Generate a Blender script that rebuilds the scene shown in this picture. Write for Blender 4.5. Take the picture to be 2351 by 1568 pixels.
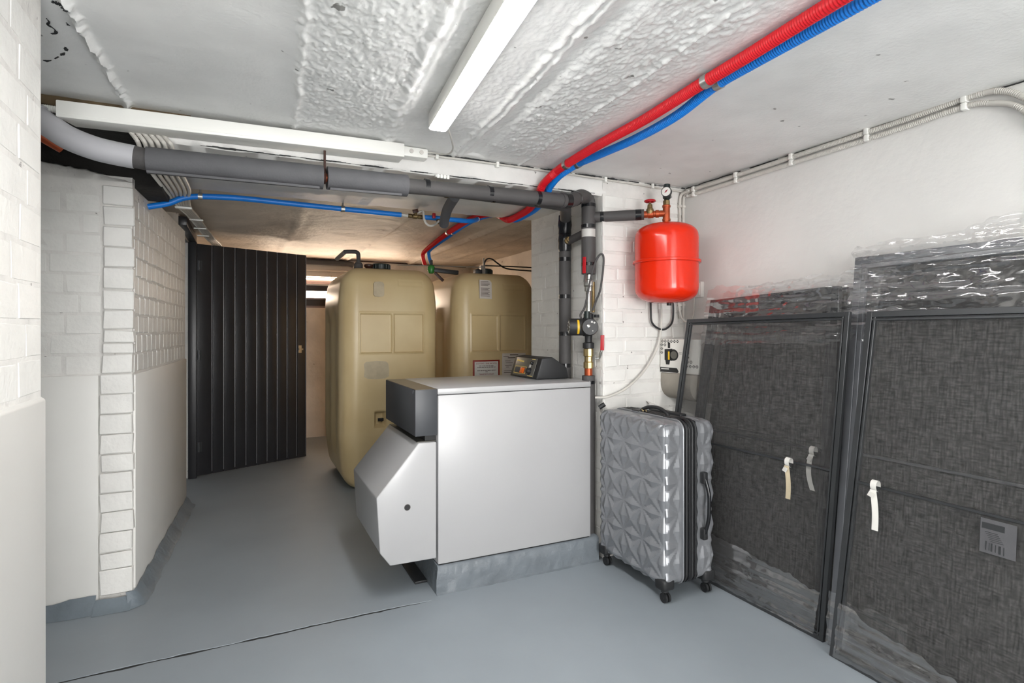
import bpy, bmesh, math, random
from mathutils import Vector, Matrix, noise
R = math.radians
PI = math.pi
random.seed(7)
for o in list(bpy.data.objects):
    bpy.data.objects.remove(o)
SC = bpy.context.scene
COL = SC.collection

# ---------------------------------------------------------------- camera, world, exposure
cam_data = bpy.data.cameras.new('camera')
cam = bpy.data.objects.new('camera', cam_data)
COL.objects.link(cam)
cam.location = (0, 0, 1.2)
cam.rotation_euler = (R(90), 0, R(-25.489))
cam_data.sensor_width = 36
cam_data.lens = 36 * 1290 / 2351
cam_data.shift_y = -28 / 2351
cam_data.clip_start = 0.02
SC.camera = cam
world = bpy.data.worlds.new('world')
SC.world = world
world.use_nodes = True
world.node_tree.nodes['Background'].inputs[0].default_value = (0.75, 0.8, 0.85, 1)
world.node_tree.nodes['Background'].inputs[1].default_value = 0.3
SC.view_settings.view_transform = 'Standard'
SC.view_settings.look = 'None'
SC.view_settings.gamma = 1
SC.view_settings.use_curve_mapping = False
SC.view_settings.exposure = 1.62
LED_POWER = 30.0
FILL_LED_POWER = 26.0       # emission of the added fill batten, out of view
FILL_DOOR_POWER = 7.0    # emission of the added glowing door behind the camera, fill light
WINDOW_POWER = 19.0    # daylight through the far cellar window


# ---------------------------------------------------------------- helpers
def s2l(c):
    return tuple(((v / 12.92) if v <= 0.04045 else ((v + 0.055) / 1.055) ** 2.4) for v in c)


def rgb(r, g, b):
    return s2l((r / 255, g / 255, b / 255)) + (1,)


MATS = {}


def pmat(name, col, rough=0.6, metal=0.0, var=0.06, vscale=6.0, bump=0.0, bscale=60.0, detail=4.0,
         spec=0.5, col2=None, specks=None, stretch=None, coat=0.0, trans=0.0, bdist=0.01):
    m = bpy.data.materials.new(name)
    m.use_nodes = True
    nt = m.node_tree
    bs = nt.nodes['Principled BSDF']
    bs.inputs['Roughness'].default_value = rough
    bs.inputs['Metallic'].default_value = metal
    bs.inputs['Specular IOR Level'].default_value = spec
    bs.inputs['Coat Weight'].default_value = coat
    geo = nt.nodes.new('ShaderNodeNewGeometry')
    vec = geo.outputs['Position']
    if stretch:
        mp = nt.nodes.new('ShaderNodeMapping')
        mp.inputs['Scale'].default_value = stretch
        nt.links.new(vec, mp.inputs['Vector'])
        vec = mp.outputs['Vector']
    n1 = nt.nodes.new('ShaderNodeTexNoise')
    n1.inputs['Scale'].default_value = vscale
    n1.inputs['Detail'].default_value = detail
    nt.links.new(vec, n1.inputs['Vector'])
    mix = nt.nodes.new('ShaderNodeMix')
    mix.data_type = 'RGBA'
    c1 = col
    c2 = col2 if col2 else tuple(max(0, v * (1 - var * 3)) for v in col[:3]) + (1,)
    mix.inputs[6].default_value = c1
    mix.inputs[7].default_value = c2
    rp = nt.nodes.new('ShaderNodeMapRange')
    rp.inputs[1].default_value = 0.35
    rp.inputs[2].default_value = 0.75
    nt.links.new(n1.outputs['Fac'], rp.inputs[0])
    nt.links.new(rp.outputs[0], mix.inputs[0])
    out = mix.outputs[2]
    if specks:
        n2 = nt.nodes.new('ShaderNodeTexNoise')
        n2.inputs['Scale'].default_value = specks[0]
        n2.inputs['Detail'].default_value = 3
        nt.links.new(vec, n2.inputs['Vector'])
        r2 = nt.nodes.new('ShaderNodeMapRange')
        r2.inputs[1].default_value = specks[1]
        r2.inputs[2].default_value = specks[1] + 0.03
        r2.inputs[4].default_value = specks[3] if len(specks) > 3 else 0.8
        nt.links.new(n2.outputs['Fac'], r2.inputs[0])
        mx = nt.nodes.new('ShaderNodeMix')
        mx.data_type = 'RGBA'
        nt.links.new(r2.outputs[0], mx.inputs[0])
        nt.links.new(out, mx.inputs[6])
        mx.inputs[7].default_value = specks[2]
        out = mx.outputs[2]
    nt.links.new(out, bs.inputs['Base Color'])
    if bump:
        n3 = nt.nodes.new('ShaderNodeTexNoise')
        n3.inputs['Scale'].default_value = bscale
        n3.inputs['Detail'].default_value = 5
        nt.links.new(vec, n3.inputs['Vector'])
        bp = nt.nodes.new('ShaderNodeBump')
        bp.inputs['Strength'].default_value = bump
        bp.inputs['Distance'].default_value = bdist
        nt.links.new(n3.outputs['Fac'], bp.inputs['Height'])
        nt.links.new(bp.outputs['Normal'], bs.inputs['Normal'])
    if trans:
        outn = nt.nodes['Material Output']
        tr = nt.nodes.new('ShaderNodeBsdfTransparent')
        ms = nt.nodes.new('ShaderNodeMixShader')
        ms.inputs[0].default_value = trans
        nt.links.new(bs.outputs[0], ms.inputs[1])
        nt.links.new(tr.outputs[0], ms.inputs[2])
        nt.links.new(ms.outputs[0], outn.inputs[0])
    MATS[name] = m
    return m


def emat(name, col, strength):
    m = bpy.data.materials.new(name)
    m.use_nodes = True
    nt = m.node_tree
    nt.nodes.clear()
    e = nt.nodes.new('ShaderNodeEmission')
    e.inputs[0].default_value = col
    e.inputs[1].default_value = strength
    o = nt.nodes.new('ShaderNodeOutputMaterial')
    nt.links.new(e.outputs[0], o.inputs[0])
    MATS[name] = m
    return m


WHITE = rgb(222, 221, 218)
DARK_SPECK = rgb(70, 66, 60)
pmat('wall_paint', WHITE, 0.55, var=0.03, vscale=3, bump=0.35, bscale=28, bdist=0.006)
pmat('brick_paint', rgb(226, 225, 221), 0.5, var=0.03, vscale=9, bump=0.45, bscale=55, bdist=0.005)
pmat('joint_paint', rgb(222, 220, 216), 0.6, var=0.05, vscale=14, bump=0.6, bscale=45, bdist=0.006,
     specks=(38, 0.70, DARK_SPECK, 0.75))
pmat('smooth_render', rgb(222, 221, 217), 0.5, var=0.02, vscale=2.5, bump=0.2, bscale=18, bdist=0.005)
pmat('ceiling_paint', rgb(240, 240, 238), 0.42, var=0.05, vscale=4, bump=0.35, bscale=70, bdist=0.004,
     specks=(17, 0.715, DARK_SPECK, 0.75))
pmat('back_paint', rgb(220, 208, 194), 0.6, var=0.1, vscale=3, bump=0.6, bscale=22, bdist=0.01,
     specks=(12, 0.72, rgb(120, 92, 70), 0.6))
pmat('beam_paint', rgb(226, 225, 222), 0.55, var=0.05, vscale=5, bump=0.4, bscale=30, bdist=0.006,
     specks=(22, 0.72, DARK_SPECK, 0.8))
pmat('cavity_shade', rgb(38, 36, 34), 0.9, var=0.15, vscale=12, bump=0.5, bscale=40)  # near-black colour paints in the deep shade of the cavity beside the beam
pmat('old_timber', rgb(92, 76, 52), 0.8, var=0.15, vscale=14, bump=0.3, bscale=50)
pmat('floor_paint', rgb(142, 150, 156), 0.5, var=0.035, vscale=2.2, bump=0.12, bscale=14, bdist=0.004,
     specks=(46, 0.775, rgb(178, 184, 188), 0.5))
pmat('floor_worn', rgb(112, 122, 130), 0.5, var=0.08, vscale=9, bump=0.5, bscale=26, bdist=0.008)
pmat('plinth_paint', rgb(112, 119, 125), 0.42, var=0.08, vscale=7, bump=0.8, bscale=20, bdist=0.012)
pmat('crack_dark', rgb(48, 50, 51), 0.8, var=0.2, vscale=20)
pmat('white_enamel', rgb(170, 170, 171), 0.28, var=0.012, vscale=2, spec=0.5)
pmat('dark_enamel', rgb(66, 68, 72), 0.42, var=0.08, vscale=6, specks=(30, 0.74, rgb(170, 176, 184), 0.8))
pmat('bronze_top', rgb(98, 90, 80), 0.32, var=0.05, vscale=5)
pmat('black', rgb(22, 22, 23), 0.5, var=0.1)
pmat('black_plastic', rgb(36, 37, 39), 0.5, var=0.06, bump=0.05, bscale=200)
pmat('black_gloss', rgb(26, 27, 30), 0.18, var=0.1, vscale=12)
pmat('foam', rgb(86, 86, 89), 0.75, var=0.06, vscale=12, bump=0.1, bscale=120)
pmat('foam_dark', rgb(74, 72, 72), 0.7, var=0.05, vscale=12, bump=0.1, bscale=120)
pmat('grey_pvc', rgb(180, 180, 184), 0.45, var=0.05, vscale=6)
pmat('tape_white', rgb(196, 194, 190), 0.5)
pmat('white_pvc', rgb(238, 238, 233), 0.35, var=0.015, vscale=3)
pmat('cable_white', rgb(202, 199, 192), 0.45, var=0.05, vscale=10)
pmat('red_pe', rgb(214, 22, 36), 0.38, var=0.03)
pmat('blue_pe', rgb(14, 124, 220), 0.38, var=0.03)
pmat('red_enamel', rgb(220, 42, 12), 0.14, var=0.01, vscale=4, spec=0.4)
pmat('red_handle', rgb(176, 22, 34), 0.35, var=0.04)
pmat('copper_red', rgb(178, 82, 46), 0.35, metal=0.5, var=0.12, vscale=30)
pmat('brass', rgb(186, 164, 116), 0.3, metal=0.85, var=0.08, vscale=30)
pmat('brass_old', rgb(132, 112, 76), 0.42, metal=0.7, var=0.15, vscale=40)
pmat('zinc', rgb(186, 186, 182), 0.32, metal=0.9, var=0.08, vscale=30)
pmat('oil_tank', rgb(214, 194, 150), 0.36, var=0.045, vscale=2.6, bump=0.12, bscale=9, bdist=0.006,
     col2=rgb(200, 176, 130))
pmat('cap_green', rgb(28, 40, 38), 0.4, var=0.1)
pmat('cap_brown', rgb(66, 38, 28), 0.5, var=0.1)
pmat('green_plastic', rgb(48, 128, 52), 0.4)
pmat('paper', rgb(214, 206, 198), 0.7, var=0.03, vscale=20)
pmat('paper_white', rgb(224, 222, 216), 0.65, var=0.02, vscale=20)
pmat('paper_old', rgb(196, 182, 154), 0.7, var=0.06, vscale=20)
pmat('ink', rgb(92, 78, 72), 0.7, var=0)
pmat('ink_black', rgb(34, 34, 34), 0.7, var=0)
pmat('ink_red', rgb(152, 44, 54), 0.6, var=0)
pmat('sign_red', rgb(150, 42, 30), 0.5, var=0.05)
pmat('yellow_print', rgb(214, 188, 108), 0.5, var=0)
pmat('yellow', rgb(214, 172, 30), 0.45, var=0)
pmat('orange_switch', rgb(230, 104, 16), 0.3, var=0.02)
pmat('grey_panel', rgb(98, 96, 90), 0.35, metal=0.3, var=0.03)
pmat('suitcase_shell', rgb(144, 146, 150), 0.36, metal=0.5, var=0.02, vscale=5)
pmat('rubber', rgb(30, 31, 33), 0.55, var=0.08)
pmat('frame_alu', rgb(62, 64, 66), 0.34, metal=0.3, var=0.05, vscale=10)
pmat('frame_alu_light', rgb(104, 106, 110), 0.34, metal=0.3, var=0.05, vscale=10)
pmat('door_black', rgb(40, 40, 43), 0.36, var=0.08, vscale=5, bump=0.08, bscale=60)
pmat('door_bead_highlight', rgb(90, 90, 94), 0.28, var=0.1, vscale=8)  # same black paint as the boards; gloss highlight put into a lighter colour
pmat('window_frame', rgb(40, 27, 22), 0.5, var=0.1)
pmat('slat_brown', rgb(120, 98, 92), 0.4, var=0.05)
pmat('wall_socket', rgb(206, 202, 196), 0.4, var=0.02)
pmat('clay', rgb(158, 152, 142), 0.7, var=0.08, vscale=8, bump=0.2, bscale=30)
emat('led_light', (1.0, 0.985, 0.965, 1), LED_POWER)
emat('fill_led_light', (1.0, 0.985, 0.965, 1), FILL_LED_POWER)
emat('fill_door_glow', (1.0, 0.99, 0.98, 1), FILL_DOOR_POWER)
emat('daylight_pane', (1.0, 0.79, 0.60, 1), WINDOW_POWER)


def fabric(name, c1, c2, alpha):
    m = bpy.data.materials.new(name)
    m.use_nodes = True
    nt = m.node_tree
    bs = nt.nodes['Principled BSDF']
    bs.inputs['Roughness'].default_value = 0.75
    tc = nt.nodes.new('ShaderNodeNewGeometry')
    mp = nt.nodes.new('ShaderNodeMapping')
    mp.inputs['Scale'].default_value = (1, 9, 60)
    mp2 = nt.nodes.new('ShaderNodeMapping')
    mp2.inputs['Scale'].default_value = (1, 55, 7)
    ns = []
    for q in (mp, mp2):
        nt.links.new(tc.outputs['Position'], q.inputs['Vector'])
        n = nt.nodes.new('ShaderNodeTexNoise')
        n.inputs['Scale'].default_value = 3
        n.inputs['Detail'].default_value = 3
        nt.links.new(q.outputs['Vector'], n.inputs['Vector'])
        ns.append(n)
    ad = nt.nodes.new('ShaderNodeMath')
    ad.operation = 'MULTIPLY'
    nt.links.new(ns[0].outputs['Fac'], ad.inputs[0])
    nt.links.new(ns[1].outputs['Fac'], ad.inputs[1])
    rp = nt.nodes.new('ShaderNodeMapRange')
    rp.inputs[1].default_value = 0.12
    rp.inputs[2].default_value = 0.42
    nt.links.new(ad.outputs[0], rp.inputs[0])
    mx = nt.nodes.new('ShaderNodeMix')
    mx.data_type = 'RGBA'
    mx.inputs[6].default_value = c1
    mx.inputs[7].default_value = c2
    nt.links.new(rp.outputs[0], mx.inputs[0])
    nt.links.new(mx.outputs[2], bs.inputs['Base Color'])
    tr = nt.nodes.new('ShaderNodeBsdfTransparent')
    ms = nt.nodes.new('ShaderNodeMixShader')
    ms.inputs[0].default_value = alpha
    nt.links.new(bs.outputs[0], ms.inputs[1])
    nt.links.new(tr.outputs[0], ms.inputs[2])
    nt.links.new(ms.outputs[0], nt.nodes['Material Output'].inputs[0])
    MATS[name] = m


fabric('screen_cloth', rgb(42, 42, 43), rgb(98, 97, 96), 0.34)
fabric('screen_cloth_fine', rgb(36, 36, 37), rgb(108, 107, 106), 0.58)


def film_mat(name, fac, rough):
    m = bpy.data.materials.new(name)
    m.use_nodes = True
    nt = m.node_tree
    nt.nodes.clear()
    o = nt.nodes.new('ShaderNodeOutputMaterial')
    g = nt.nodes.new('ShaderNodeBsdfGlossy')
    g.inputs['Roughness'].default_value = rough
    g.inputs['Color'].default_value = (0.95, 0.95, 0.96, 1)
    d = nt.nodes.new('ShaderNodeBsdfDiffuse')
    d.inputs['Color'].default_value = (0.75, 0.75, 0.76, 1)
    tr = nt.nodes.new('ShaderNodeBsdfTransparent')
    a = nt.nodes.new('ShaderNodeMixShader')
    a.inputs[0].default_value = 0.14
    nt.links.new(g.outputs[0], a.inputs[1])
    nt.links.new(d.outputs[0], a.inputs[2])
    b = nt.nodes.new('ShaderNodeMixShader')
    lw = nt.nodes.new('ShaderNodeLayerWeight')
    lw.inputs[0].default_value = 0.35
    mr = nt.nodes.new('ShaderNodeMapRange')
    mr.inputs[3].default_value = fac
    mr.inputs[4].default_value = min(1, fac + 0.45)
    nt.links.new(lw.outputs['Facing'], mr.inputs[0])
    nt.links.new(mr.outputs[0], b.inputs[0])
    nt.links.new(tr.outputs[0], b.inputs[1])
    nt.links.new(a.outputs[0], b.inputs[2])
    nt.links.new(b.outputs[0], o.inputs[0])
    MATS[name] = m


film_mat('stretch_film', 0.15, 0.12)

OFF = {}


def thing(name, label, cat, loc=(0, 0, 0), rot=None, group=None, kind=None):
    o = bpy.data.objects.new(name, None)
    o.empty_display_size = 0.05
    COL.objects.link(o)
    o.location = loc
    if rot:
        o.rotation_euler = rot
        OFF[o.name] = Vector((0, 0, 0))
    else:
        OFF[o.name] = Vector(loc)
    tag(o, label, cat, group, kind)
    return o


def tag(o, label=None, cat=None, group=None, kind=None):
    if label:
        o['label'] = label
    if cat:
        o['category'] = cat
    if group:
        o['group'] = group
    if kind:
        o['kind'] = kind
    return o


def frame_axes(t):
    t = t.normalized()
    a = Vector((0, 0, 1)) if abs(t.z) < 0.9 else Vector((1, 0, 0))
    u = a.cross(t).normalized()
    return u, t.cross(u).normalized()


def crom(pts, n):
    P = [Vector(p) for p in pts]
    if n <= 1 or len(P) < 3:
        return P
    Q = [P[0] * 2 - P[1]] + P + [P[-1] * 2 - P[-2]]
    out = []
    for i in range(1, len(Q) - 2):
        p0, p1, p2, p3 = Q[i - 1:i + 3]
        for k in range(n):
            t = k / n
            out.append(0.5 * ((2 * p1) + (-p0 + p2) * t + (2 * p0 - 5 * p1 + 4 * p2 - p3) * t * t + (-p0 + 3 * p1 - 3 * p2 + p3) * t ** 3))
    out.append(P[-1])
    return out


class MB:
    def __init__(self):
        self.v = []
        self.f = []

    def add(self, vs, fs):
        b = len(self.v)
        self.v += [Vector(q) for q in vs]
        self.f += [[i + b for i in q] for q in fs]
        return self

    def box(self, x0, x1, y0, y1, z0, z1):
        vs = [(x, y, z) for z in (z0, z1) for y in (y0, y1) for x in (x0, x1)]
        return self.add(vs, [(0, 2, 3, 1), (4, 5, 7, 6), (0, 1, 5, 4), (2, 6, 7, 3), (0, 4, 6, 2), (1, 3, 7, 5)])

    def obox(self, c, ax, ay, az):
        c, ax, ay, az = Vector(c), Vector(ax), Vector(ay), Vector(az)
        vs = [c + ax * sx + ay * sy + az * sz for sz in (-1, 1) for sy in (-1, 1) for sx in (-1, 1)]
        return self.add(vs, [(0, 2, 3, 1), (4, 5, 7, 6), (0, 1, 5, 4), (2, 6, 7, 3), (0, 4, 6, 2), (1, 3, 7, 5)])

    def prism(self, poly, axis, a0, a1):
        """poly of 2-D points in the two other axes, extruded along axis"""
        n = len(poly)
        vs = []
        for a in (a0, a1):
            for p, q in poly:
                vs.append({'x': (a, p, q), 'y': (p, a, q), 'z': (p, q, a)}[axis])
        fs = [list(range(n))[::-1], list(range(n, 2 * n))]
        fs += [(i, (i + 1) % n, n + (i + 1) % n, n + i) for i in range(n)]
        return self.add(vs, fs)

    def tube(self, pts, r, seg=12, sub=1, cap=True, cor=None, r1=None):
        P = crom(pts, sub)
        if cor:
            pitch, amp = cor
            Q = [P[0]]
            for a, b in zip(P, P[1:]):
                n = max(1, int((b - a).length / (pitch / 2)))
                Q += [a.lerp(b, k / n) for k in range(1, n + 1)]
            P = Q
        n = len(P)
        vs, fs = [], []
        u = w = None
        for i, p in enumerate(P):
            t = (P[min(i + 1, n - 1)] - P[max(i - 1, 0)])
            if t.length < 1e-9:
                t = Vector((0, 0, 1))
            t.normalize()
            if u is None:
                u, w = frame_axes(t)
            else:
                u = (u - t * u.dot(t)).normalized()
                w = t.cross(u).normalized()
            rr = r if r1 is None else r + (r1 - r) * i / (n - 1)
            if cor:
                rr += cor[1] * (1 if i % 2 else -1)
            for k in range(seg):
                a = 2 * PI * k / seg
                vs.append(p + u * (rr * math.cos(a)) + w * (rr * math.sin(a)))
        for i in range(n - 1):
            for k in range(seg):
                k2 = (k + 1) % seg
                fs.append((i * seg + k, i * seg + k2, (i + 1) * seg + k2, (i + 1) * seg + k))
        if cap:
            fs.append(list(range(seg))[::-1])
            fs.append(list(range((n - 1) * seg, n * seg)))
        return self.add(vs, fs)

    def cyl(self, p0, p1, r, seg=20, r1=None):
        return self.tube([p0, p1], r, seg, r1=r1)

    def lathe(self, prof, c=(0, 0, 0), seg=32, axis=(0, 0, 1)):
        """prof: list of (radius, distance along axis)"""
        c = Vector(c)
        t = Vector(axis).normalized()
        u, w = frame_axes(t)
        vs, fs = [], []
        for r, z in prof:
            for k in range(seg):
                a = 2 * PI * k / seg
                vs.append(c + t * z + u * (r * math.cos(a)) + w * (r * math.sin(a)))
        n = len(prof)
        for i in range(n - 1):
            for k in range(seg):
                k2 = (k + 1) % seg
                fs.append((i * seg + k, i * seg + k2, (i + 1) * seg + k2, (i + 1) * seg + k))
        fs.append(list(range(seg))[::-1])
        fs.append(list(range((n - 1) * seg, n * seg)))
        return self.add(vs, fs)

    def torus(self, c, axis, R0, r, seg=28, sg=8):
        c = Vector(c)
        t = Vector(axis).normalized()
        u, w = frame_axes(t)
        vs, fs = [], []
        for i in range(seg):
            a = 2 * PI * i / seg
            d = u * math.cos(a) + w * math.sin(a)
            for k in range(sg):
                b = 2 * PI * k / sg
                vs.append(c + d * (R0 + r * math.cos(b)) + t * (r * math.sin(b)))
        for i in range(seg):
            for k in range(sg):
                fs.append((i * sg + k, ((i + 1) % seg) * sg + k, ((i + 1) % seg) * sg + (k + 1) % sg, i * sg + (k + 1) % sg))
        return self.add(vs, fs)

    def build(self, name, mat, parent=None, bevel=0.0, smooth=True, angle=35, seg=2, weld=False, fix=True):
        off = OFF[parent.name] if parent else None
        if off is None:
            lo = Vector((min(q.x for q in self.v), min(q.y for q in self.v), min(q.z for q in self.v)))
            hi = Vector((max(q.x for q in self.v), max(q.y for q in self.v), max(q.z for q in self.v)))
            off = Vector(((lo.x + hi.x) / 2, (lo.y + hi.y) / 2, lo.z))
        me = bpy.data.meshes.new(name)
        me.from_pydata([tuple(q - off) for q in self.v], [], self.f)
        if bevel or weld or fix:
            bm = bmesh.new()
            bm.from_mesh(me)
            if weld:
                bmesh.ops.remove_doubles(bm, verts=bm.verts, dist=1e-5)
            bmesh.ops.recalc_face_normals(bm, faces=bm.faces)
            if bevel:
                ed = [e for e in bm.edges if len(e.link_faces) == 2 and e.calc_face_angle(0) > 0.45]
                bmesh.ops.bevel(bm, geom=ed, offset=bevel, segments=seg, affect='EDGES', profile=0.5, clamp_overlap=True)
            bm.to_mesh(me)
            bm.free()
        if smooth:
            me.polygons.foreach_set('use_smooth', [True] * len(me.polygons))
            me.set_sharp_from_angle(angle=R(angle))
        me.materials.append(MATS[mat])
        o = bpy.data.objects.new(name, me)
        COL.objects.link(o)
        if parent:
            o.parent = parent
        else:
            o.location = off
        OFF[o.name] = off.copy()
        return o


def rbox(c, size, r, n, disp=None):
    """rounded box as six welded grids, optionally displaced along its normal by disp(p, normal)"""
    m = MB()
    h = Vector(size) / 2
    c = Vector(c)
    for ax in range(3):
        for sgn in (-1, 1):
            a, b = [k for k in range(3) if k != ax]
            na, nb = n[a], n[b]
            vs, fs = [], []
            for i in range(na + 1):
                for j in range(nb + 1):
                    p = Vector((0, 0, 0))
                    p[ax] = sgn * h[ax]
                    p[a] = -h[a] + 2 * h[a] * i / na
                    p[b] = -h[b] + 2 * h[b] * j / nb
                    q = Vector([max(-(h[k] - r), min(h[k] - r, p[k])) for k in range(3)])
                    d = p - q
                    nn = d.normalized() if d.length > 1e-9 else Vector([sgn if k == ax else 0 for k in range(3)])
                    p2 = q + nn * r
                    if disp:
                        p2 = disp(p2, nn)
                    vs.append(c + p2)
            for i in range(na):
                for j in range(nb):
                    k = i * (nb + 1) + j
                    fs.append((k, k + 1, k + nb + 2, k + nb + 1))
            m.add(vs, fs)
    return m


def text(s, size, mat, parent, loc, rot, name='lettering', xs=1.0, depth=0.0004):
    cu = bpy.data.curves.new(name, 'FONT')
    cu.body = s
    cu.size = size
    cu.extrude = depth
    cu.align_x = 'CENTER'
    cu.align_y = 'CENTER'
    cu.resolution_u = 2
    tmp = bpy.data.objects.new('tmp_text', cu)
    COL.objects.link(tmp)
    dg = bpy.context.evaluated_depsgraph_get()
    me = bpy.data.meshes.new_from_object(tmp.evaluated_get(dg))
    bpy.data.objects.remove(tmp)
    bpy.data.curves.remove(cu)
    me.name = name
    me.materials.clear()
    me.materials.append(MATS[mat])
    o = bpy.data.objects.new(name, me)
    COL.objects.link(o)
    o.parent = parent
    o.location = Vector(loc) - OFF[parent.name]
    o.rotation_euler = rot
    o.scale = (xs, 1, 1)
    return o


def fbm(x, y, z=0.0, sc=1.0, oct_=4):
    return noise.fractal(Vector((x * sc, y * sc, z * sc)), 0.8, 2.0, oct_)


# ---------------------------------------------------------------- bricks
BR = {}


def brick_mesh(l, h, d, var):
    key = (round(l, 3), round(h, 3), round(d, 3), var)
    if key in BR:
        return BR[key]
    rnd = random.Random(hash(key) & 0xffff)
    bm = bmesh.new()
    bmesh.ops.create_cube(bm, size=1)
    for v in bm.verts:
        v.co = Vector((v.co.x * l, v.co.y * d, v.co.z * h))
        v.co += Vector((rnd.uniform(-.004, .004), rnd.uniform(-.0012, .0012), rnd.uniform(-.0035, .0035)))
    bmesh.ops.bevel(bm, geom=list(bm.edges), offset=min(0.004, d * .45), segments=1, affect='EDGES')
    me = bpy.data.meshes.new('brick')
    bm.to_mesh(me)
    bm.free()
    me.materials.append(MATS['brick_paint'])
    BR[key] = me
    return me


def lay(parent, c, ang, l, h, d):
    o = bpy.data.objects.new('brick', brick_mesh(l, h, d, random.randrange(3)))
    COL.objects.link(o)
    o.parent = parent
    o.location = Vector(c) - OFF[parent.name]
    o.rotation_euler = (0, random.uniform(-.006, .006), ang)
    return o


def brick_face(parent, p0, p1, z0, z1, course, length, proud, joint=0.011, skip=None, depth=0.02):
    """lay running-bond bricks on the face running from p0 to p1 (plan), normal to the right of p0->p1"""
    p0, p1 = Vector(p0), Vector(p1)
    t = (p1 - p0)
    L = t.length
    t.normalize()
    nrm = Vector((t.y, -t.x))
    ang = math.atan2(t.y, t.x)
    nc = int((z1 - z0) / course + 0.01)
    for k in range(nc):
        z = z0 + (k + 0.5) * course
        s = -random.choice((0, 0.5)) * length if k % 2 else -length * 0.25
        s += random.uniform(-.01, .01)
        while s < L - 0.03:
            a, b = max(s, 0.002), min(s + length, L - 0.002)
            s += length
            if b - a < 0.03:
                continue
            if skip and skip((a + b) / 2, z):
                continue
            pr = proud * random.uniform(.5, 1.5)
            q = p0 + t * ((a + b) / 2) + nrm * (pr - depth / 2)
            lay(parent, (q.x, q.y, z + random.uniform(-.002, .002)), ang, round((b - a - joint) * 100) / 100, course - joint, depth)


def struct(mb, name, mat, parent=None, **k):
    o = mb.build(name, mat, parent, **k)
    if not parent:
        o['kind'] = 'structure'
    return o


# ---------------------------------------------------------------- the room shell
# floor with a worn groove between the two slabs
xs = sorted(set([-2.2, -1.6, -1.2, 2.4, 3.2] + [round(-1.1 + 0.012 * i, 4) for i in range(290)]))
def crack_y(x):
    return 2.392 + 0.006 * fbm(x, 3.1, 0, 2.4) + 0.003 * fbm(x, 9, 0, 30) + 0.006 * math.sin(x * 2.1)
def crack_w(x):
    if x > 0.74 or x < -1.05:
        return 0.0
    return max(0.0, 0.0052 + 0.0038 * fbm(x, 1.7, 0, 7)) * min(1, (0.74 - x) / 0.15)
mb = MB()
rows = []
for x in xs:
    y, w = crack_y(x), crack_w(x)
    rows.append([(x, -3.2, 0), (x, 1.0, 0), (x, y - .05, 0), (x, y - w - .002, 0.0), (x, y - w, -0.012 if w > 0 else 0), (x, y + w + 1e-4, -0.012 if w > 0 else 0),
                 (x, y + w + .002, 0.0008 if w > 0 else 0), (x, y + .06, 0.0), (x, 4.0, 0), (x, 6.9, 0)])
n = len(rows[0])
mb.add([p for r in rows for p in r], [(i * n + j, i * n + j + 1, (i + 1) * n + j + 1, (i + 1) * n + j) for i in range(len(rows) - 1) for j in range(n - 1)])
floor = struct(mb, 'floor', 'floor_paint', angle=20)
mb = MB().box(-2.2, 3.2, -3.2, 6.9, -0.3, -0.02)
struct(mb, 'ground_slab', 'crack_dark')
o = MB()
for i in range(len(xs) - 1):
    x0, x1 = xs[i], xs[i + 1]
    w0, w1 = crack_w(x0), crack_w(x1)
    if w0 > 0 and w1 > 0:
        o.add([(x0, crack_y(x0) - w0, -.0012), (x1, crack_y(x1) - w1, -.0012), (x1, crack_y(x1) + w1, -.0012), (x0, crack_y(x0) + w0, -.0012)], [(0, 1, 2, 3)])
o.build('joint_gap', 'crack_dark', floor, fix=False)

# main ceiling: smooth concrete bays with rough cast strips and drip ridges along the depth of the room
RIDGES = [  # (x at y=1, x at y=2.4, half width, drop)
    (-0.405, -0.375, 0.010, 0.022), (0.108, 0.185, 0.010, 0.010), (0.432, 0.54, 0.018, 0.014), (0.468, 0.565, 0.010, 0.009),
    (0.775, 0.868, 0.010, 0.013), (0.80, 0.90, 0.008, 0.010), (1.112, 1.205, 0.007, 0.008), (-0.02, 0.06, 0.012, 0.0)]
def ceil_z(x, y):
    t = (y - 1.0) / 1.4
    if y < 0.2:
        return 2.0
    wob = 0.012 * fbm(x * .3, y, 4.0, 5) + 0.006 * fbm(x * .3, y, 9.0, 24)
    z = 2.0
    for xa, xb, w, h in RIDGES:
        c = xa + (xb - xa) * t + wob
        d = (x - c) / w
        if abs(d) < 3:
            z -= h * math.exp(-d * d) * (0.75 + 0.5 * fbm(x, y, 7.7, 18))
    l1 = 0.108 + 0.077 * t
    l2 = 0.432 + 0.108 * t
    l3 = 0.80 + 0.10 * t
    l4 = 1.26 + 0.07 * t
    def band(a, b, f=0.03):
        return max(0, min(1, (x - a) / f)) * max(0, min(1, (b - x) / f))
    rough = band(l1, l2) * 0.0042 + band(l2 + .03, l3) * 0.0022 + band(l3, l4, .12) * 0.0045
    rough *= max(0, min(1, (2.40 - y) / 0.12))
    if rough > 0:
        r = abs(fbm(x, y * 0.6, 1.3, 30, 4)) * 1.5 + 0.9 * abs(fbm(x, y * .75, 5.3, 78, 3))
        z -= rough * (r - 0.5)
        if x > l3:
            z += 0.009 * band(l3 + .01, l3 + .1, .03)
    z -= 0.0025 * fbm(x, y, 0.2, 3)
    return min(z, 2.03)
xs = [-2.2, -1.4, -1.0] + [round(-0.62 + 0.0075 * i, 4) for i in range(80)] + [round(-0.02 + 0.0045 * i, 4) for i in range(312)] + [1.42, 1.6, 1.8, 2.0, 2.2, 2.4, 3.2]
ys = [-3.2, -1, 0.2, 0.5] + [round(0.7 + 0.0062 * i, 4) for i in range(284)] + [2.47]
mb = MB()
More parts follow.
